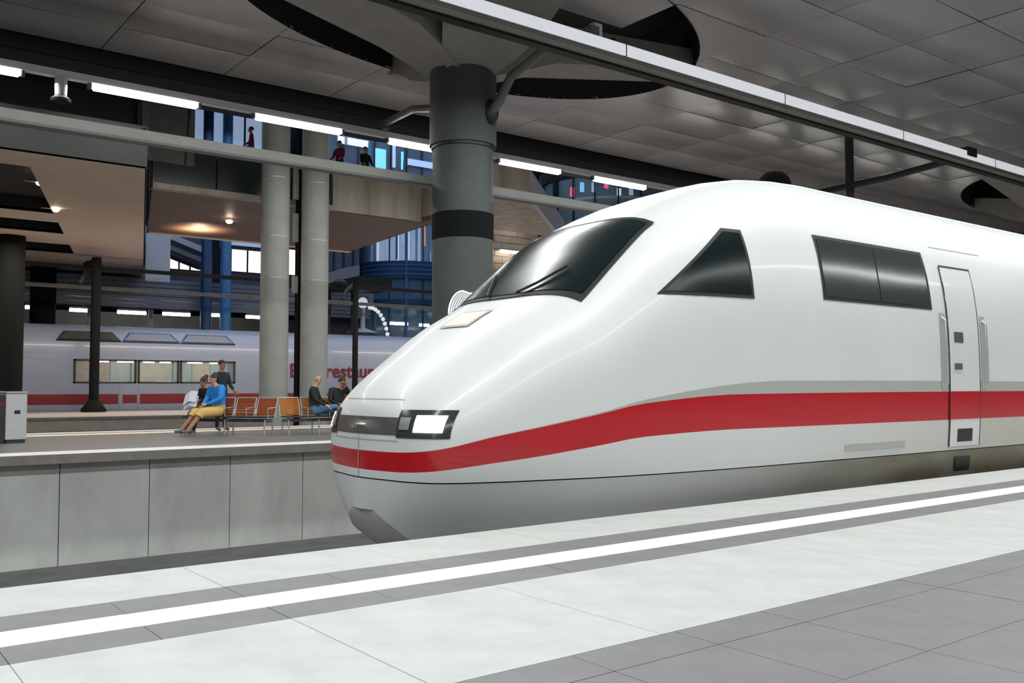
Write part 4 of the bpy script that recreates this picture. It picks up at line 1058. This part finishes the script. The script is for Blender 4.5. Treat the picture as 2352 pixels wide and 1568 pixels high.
def seated(lean=0.0, reach=.5, legout=.15, wr=(.07, .34, .72), look=(0, .8, -.35), cross=False, spread=.12):
    J = dict(pelvis=(0, 0, .53), waist=(0, -.03 + lean * .3, .72), chest=(0, .0 + lean * .7, .95), neckb=(0, .03 + lean, 1.09), neck=(0, .05 + lean, 1.14), head=(0, .09 + lean, 1.24), look=look)
    for s_, q in (('l', -1), ('r', 1)):
        J['sh' + s_] = (q * .185, .0 + lean * .9, 1.04); J['el' + s_] = (q * .25, .08 + lean * .6, .79); J['wr' + s_] = (q * wr[0], wr[1], wr[2])
        J['hip' + s_] = (q * .1, .03, .52); J['kn' + s_] = (q * spread, .46, .53); J['an' + s_] = (q * spread, .46 + legout, .09); J['to' + s_] = (q * (spread + .02), .62 + legout, .045)
    if cross:
        J['knr'] = (-.02, .47, .64); J['anr'] = (-.28, .72, .47); J['tor'] = (-.40, .82, .50)
    return J
def standing(arm=0.0):
    J = dict(pelvis=(0, 0, .98), waist=(0, 0, 1.14), chest=(0, .0, 1.36), neckb=(0, 0, 1.50), neck=(0, .01, 1.55), head=(0, .03, 1.66), look=(0, 1, -.1))
    for s_, q in (('l', -1), ('r', 1)):
        J['sh' + s_] = (q * .19, 0, 1.44); J['el' + s_] = (q * .25, .0 + arm * .1, 1.16); J['wr' + s_] = (q * .24, .10 + arm * .2, .93 + arm * .2)
        J['hip' + s_] = (q * .1, 0, .94); J['kn' + s_] = (q * .11, .03, .51); J['an' + s_] = (q * .12, 0, .09); J['to' + s_] = (q * .14, .16, .04)
    return J
def rz_of(fx, fy): return math.atan2(-fx, fy)

A = seatA[1]
J = seated(lean=.06, legout=.42, wr=(.05, .36, .68)); J['head'] = (0, .14, 1.23); J['look'] = (0, .8, -.35)
for s_ in 'lr': J['an' + s_] = (J['an' + s_][0], .86, .10); J['to' + s_] = (J['to' + s_][0], 1.0, .10); J['kn' + s_] = (J['kn' + s_][0], .50, .50)
pb = person('man in bright blue jacket and yellow shorts sitting on the bench, looking down', (A.x, A.y, 0), rz_of(-.97, -.25), J, 'jacket_blue', 'shorts_yellow', 'skin', 'shoe', 'hair_brown', lower='skin_tan', sc=1.05, sleeve_r=1.35, bulk=1.2)
MB().lathe([(.10, 1.02), (.13, 1.05), (.12, 1.12), (.09, 1.12)], 16, (0, .02), PI * .95, PI * 2.05).build('hood', 'jacket_blue', pb)
sh = MB()
for s_ in 'lr':
    k_, h_ = Vector(J['kn' + s_]), Vector(J['hip' + s_])
    sh.tube([h_ + Vector((0, 0, .0)), h_.lerp(k_, .5), k_ + Vector((0, .03, -.005)), k_.lerp(Vector(J['an' + s_]), .22)], [.125, .115, .105, .10], 14)
sh.build('shorts', 'shorts_yellow', pb)
ph = bx('phone', 'black', None, -.035, .035, -.07, .07, -.005, .005); ph.name = 'phone'
v = Matrix.Rotation(rz_of(-.97, -.25), 3, 'Z') @ Vector((0, .45 * 1.03, .70)); ph.location = (A.x + v.x, A.y + v.y, v.z); ph.rotation_euler = (.5, 0, rz_of(-.97, -.25))
tag(ph, 'dark phone held in both hands by the man in blue', 'phone')
B = Vector((X_at(481, 22.05), 22.05))
J = seated(lean=.10, wr=(.10, .42, .80)); J['head'] = (.02, .18, 1.22)
pc = person('dark haired person in black behind the man in blue, reading papers', (B.x, B.y, 0), rz_of(-.9, -.43), J, 'cloth_black', 'cloth_navy', 'skin_tan', 'shoe', 'hair_brown', 'bun')
pp = MB().add([(-.20, .0, -.05), (0, .03, .02), (.22, 0, -.03), (-.20, -.06, .24), (0, -.03, .30), (.22, -.06, .26)], [(0, 1, 4, 3), (1, 2, 5, 4)])
pp.add([(x + .02, y - .05, z - .10) for x, y, z in pp.v[:6]], [(0, 1, 4, 3), (1, 2, 5, 4)])
o = pp.build('newspaper', 'paper'); sld = o.modifiers.new('t', 'SOLIDIFY'); sld.thickness = .006
v = Matrix.Rotation(rz_of(-.9, -.43), 3, 'Z') @ Vector((0, .62, .76)); o.location = (B.x + v.x, B.y + v.y, v.z); o.rotation_euler = (.3, .25, rz_of(-.9, -.43))
tag(o, 'white newspaper pages held open by the person in black', 'newspaper')
st = (X_at(508, 23.0), 23.0, 0)
person('person in dark clothes standing behind the man in blue', st, rz_of(.35, -.9), standing(.5), 'cloth_navy', 'cloth_black', 'skin_tan', 'shoe', 'hair_dark')
E_ = seatB[1]
J = seated(lean=-.03, cross=True, wr=(.22, .30, .66), look=(.15, 1, 0)); J['head'] = (0, .07, 1.26)
person('bald man in black jacket and blue jeans sitting with crossed legs', (E_.x - .03, E_.y, 0), rz_of(.80, -.6), J, 'cloth_black', 'jeans', 'skin', 'cloth_black', None, sc=1.03)
F_ = seatB[2]
J = seated(lean=0.0, wr=(.12, .3, .70), look=(-.4, 1, 0)); J['ell'] = (-.27, .12, .95); J['wrl'] = (-.13, .16, 1.14)
for n_ in ('head', 'neck', 'neckb'): J[n_] = (J[n_][0] + (-.13 if n_ == 'head' else -.07), J[n_][1] - .06, J[n_][2] - .02)
person('dark haired person in black resting head on hand beside the bald man', (F_.x, F_.y, 0), rz_of(.1, -1), J, 'cloth_black', 'cloth_navy', 'skin_tan', 'shoe', 'hair_dark')
gz = ZM + 1.25
for px, Y_, tp, lg, lab, ang in ((570, 32.6, 'cloth_red', 'cloth_teal', 'person in red top on the gallery bridge above the benches', 1.2), (775, 32.4, 'cloth_red', 'cloth_navy', 'person in dark red leaning by the gallery parapet above the slim pillars', 2.0),
                                 (835, 32.6, 'cloth_black', 'cloth_navy', 'person in black on the rounded gallery end near the big pillar', 3.3)):
    person(lab, (X_at(px, Y_), Y_, gz), ang, standing(.6), tp, lg, 'skin', 'shoe', 'hair_dark')
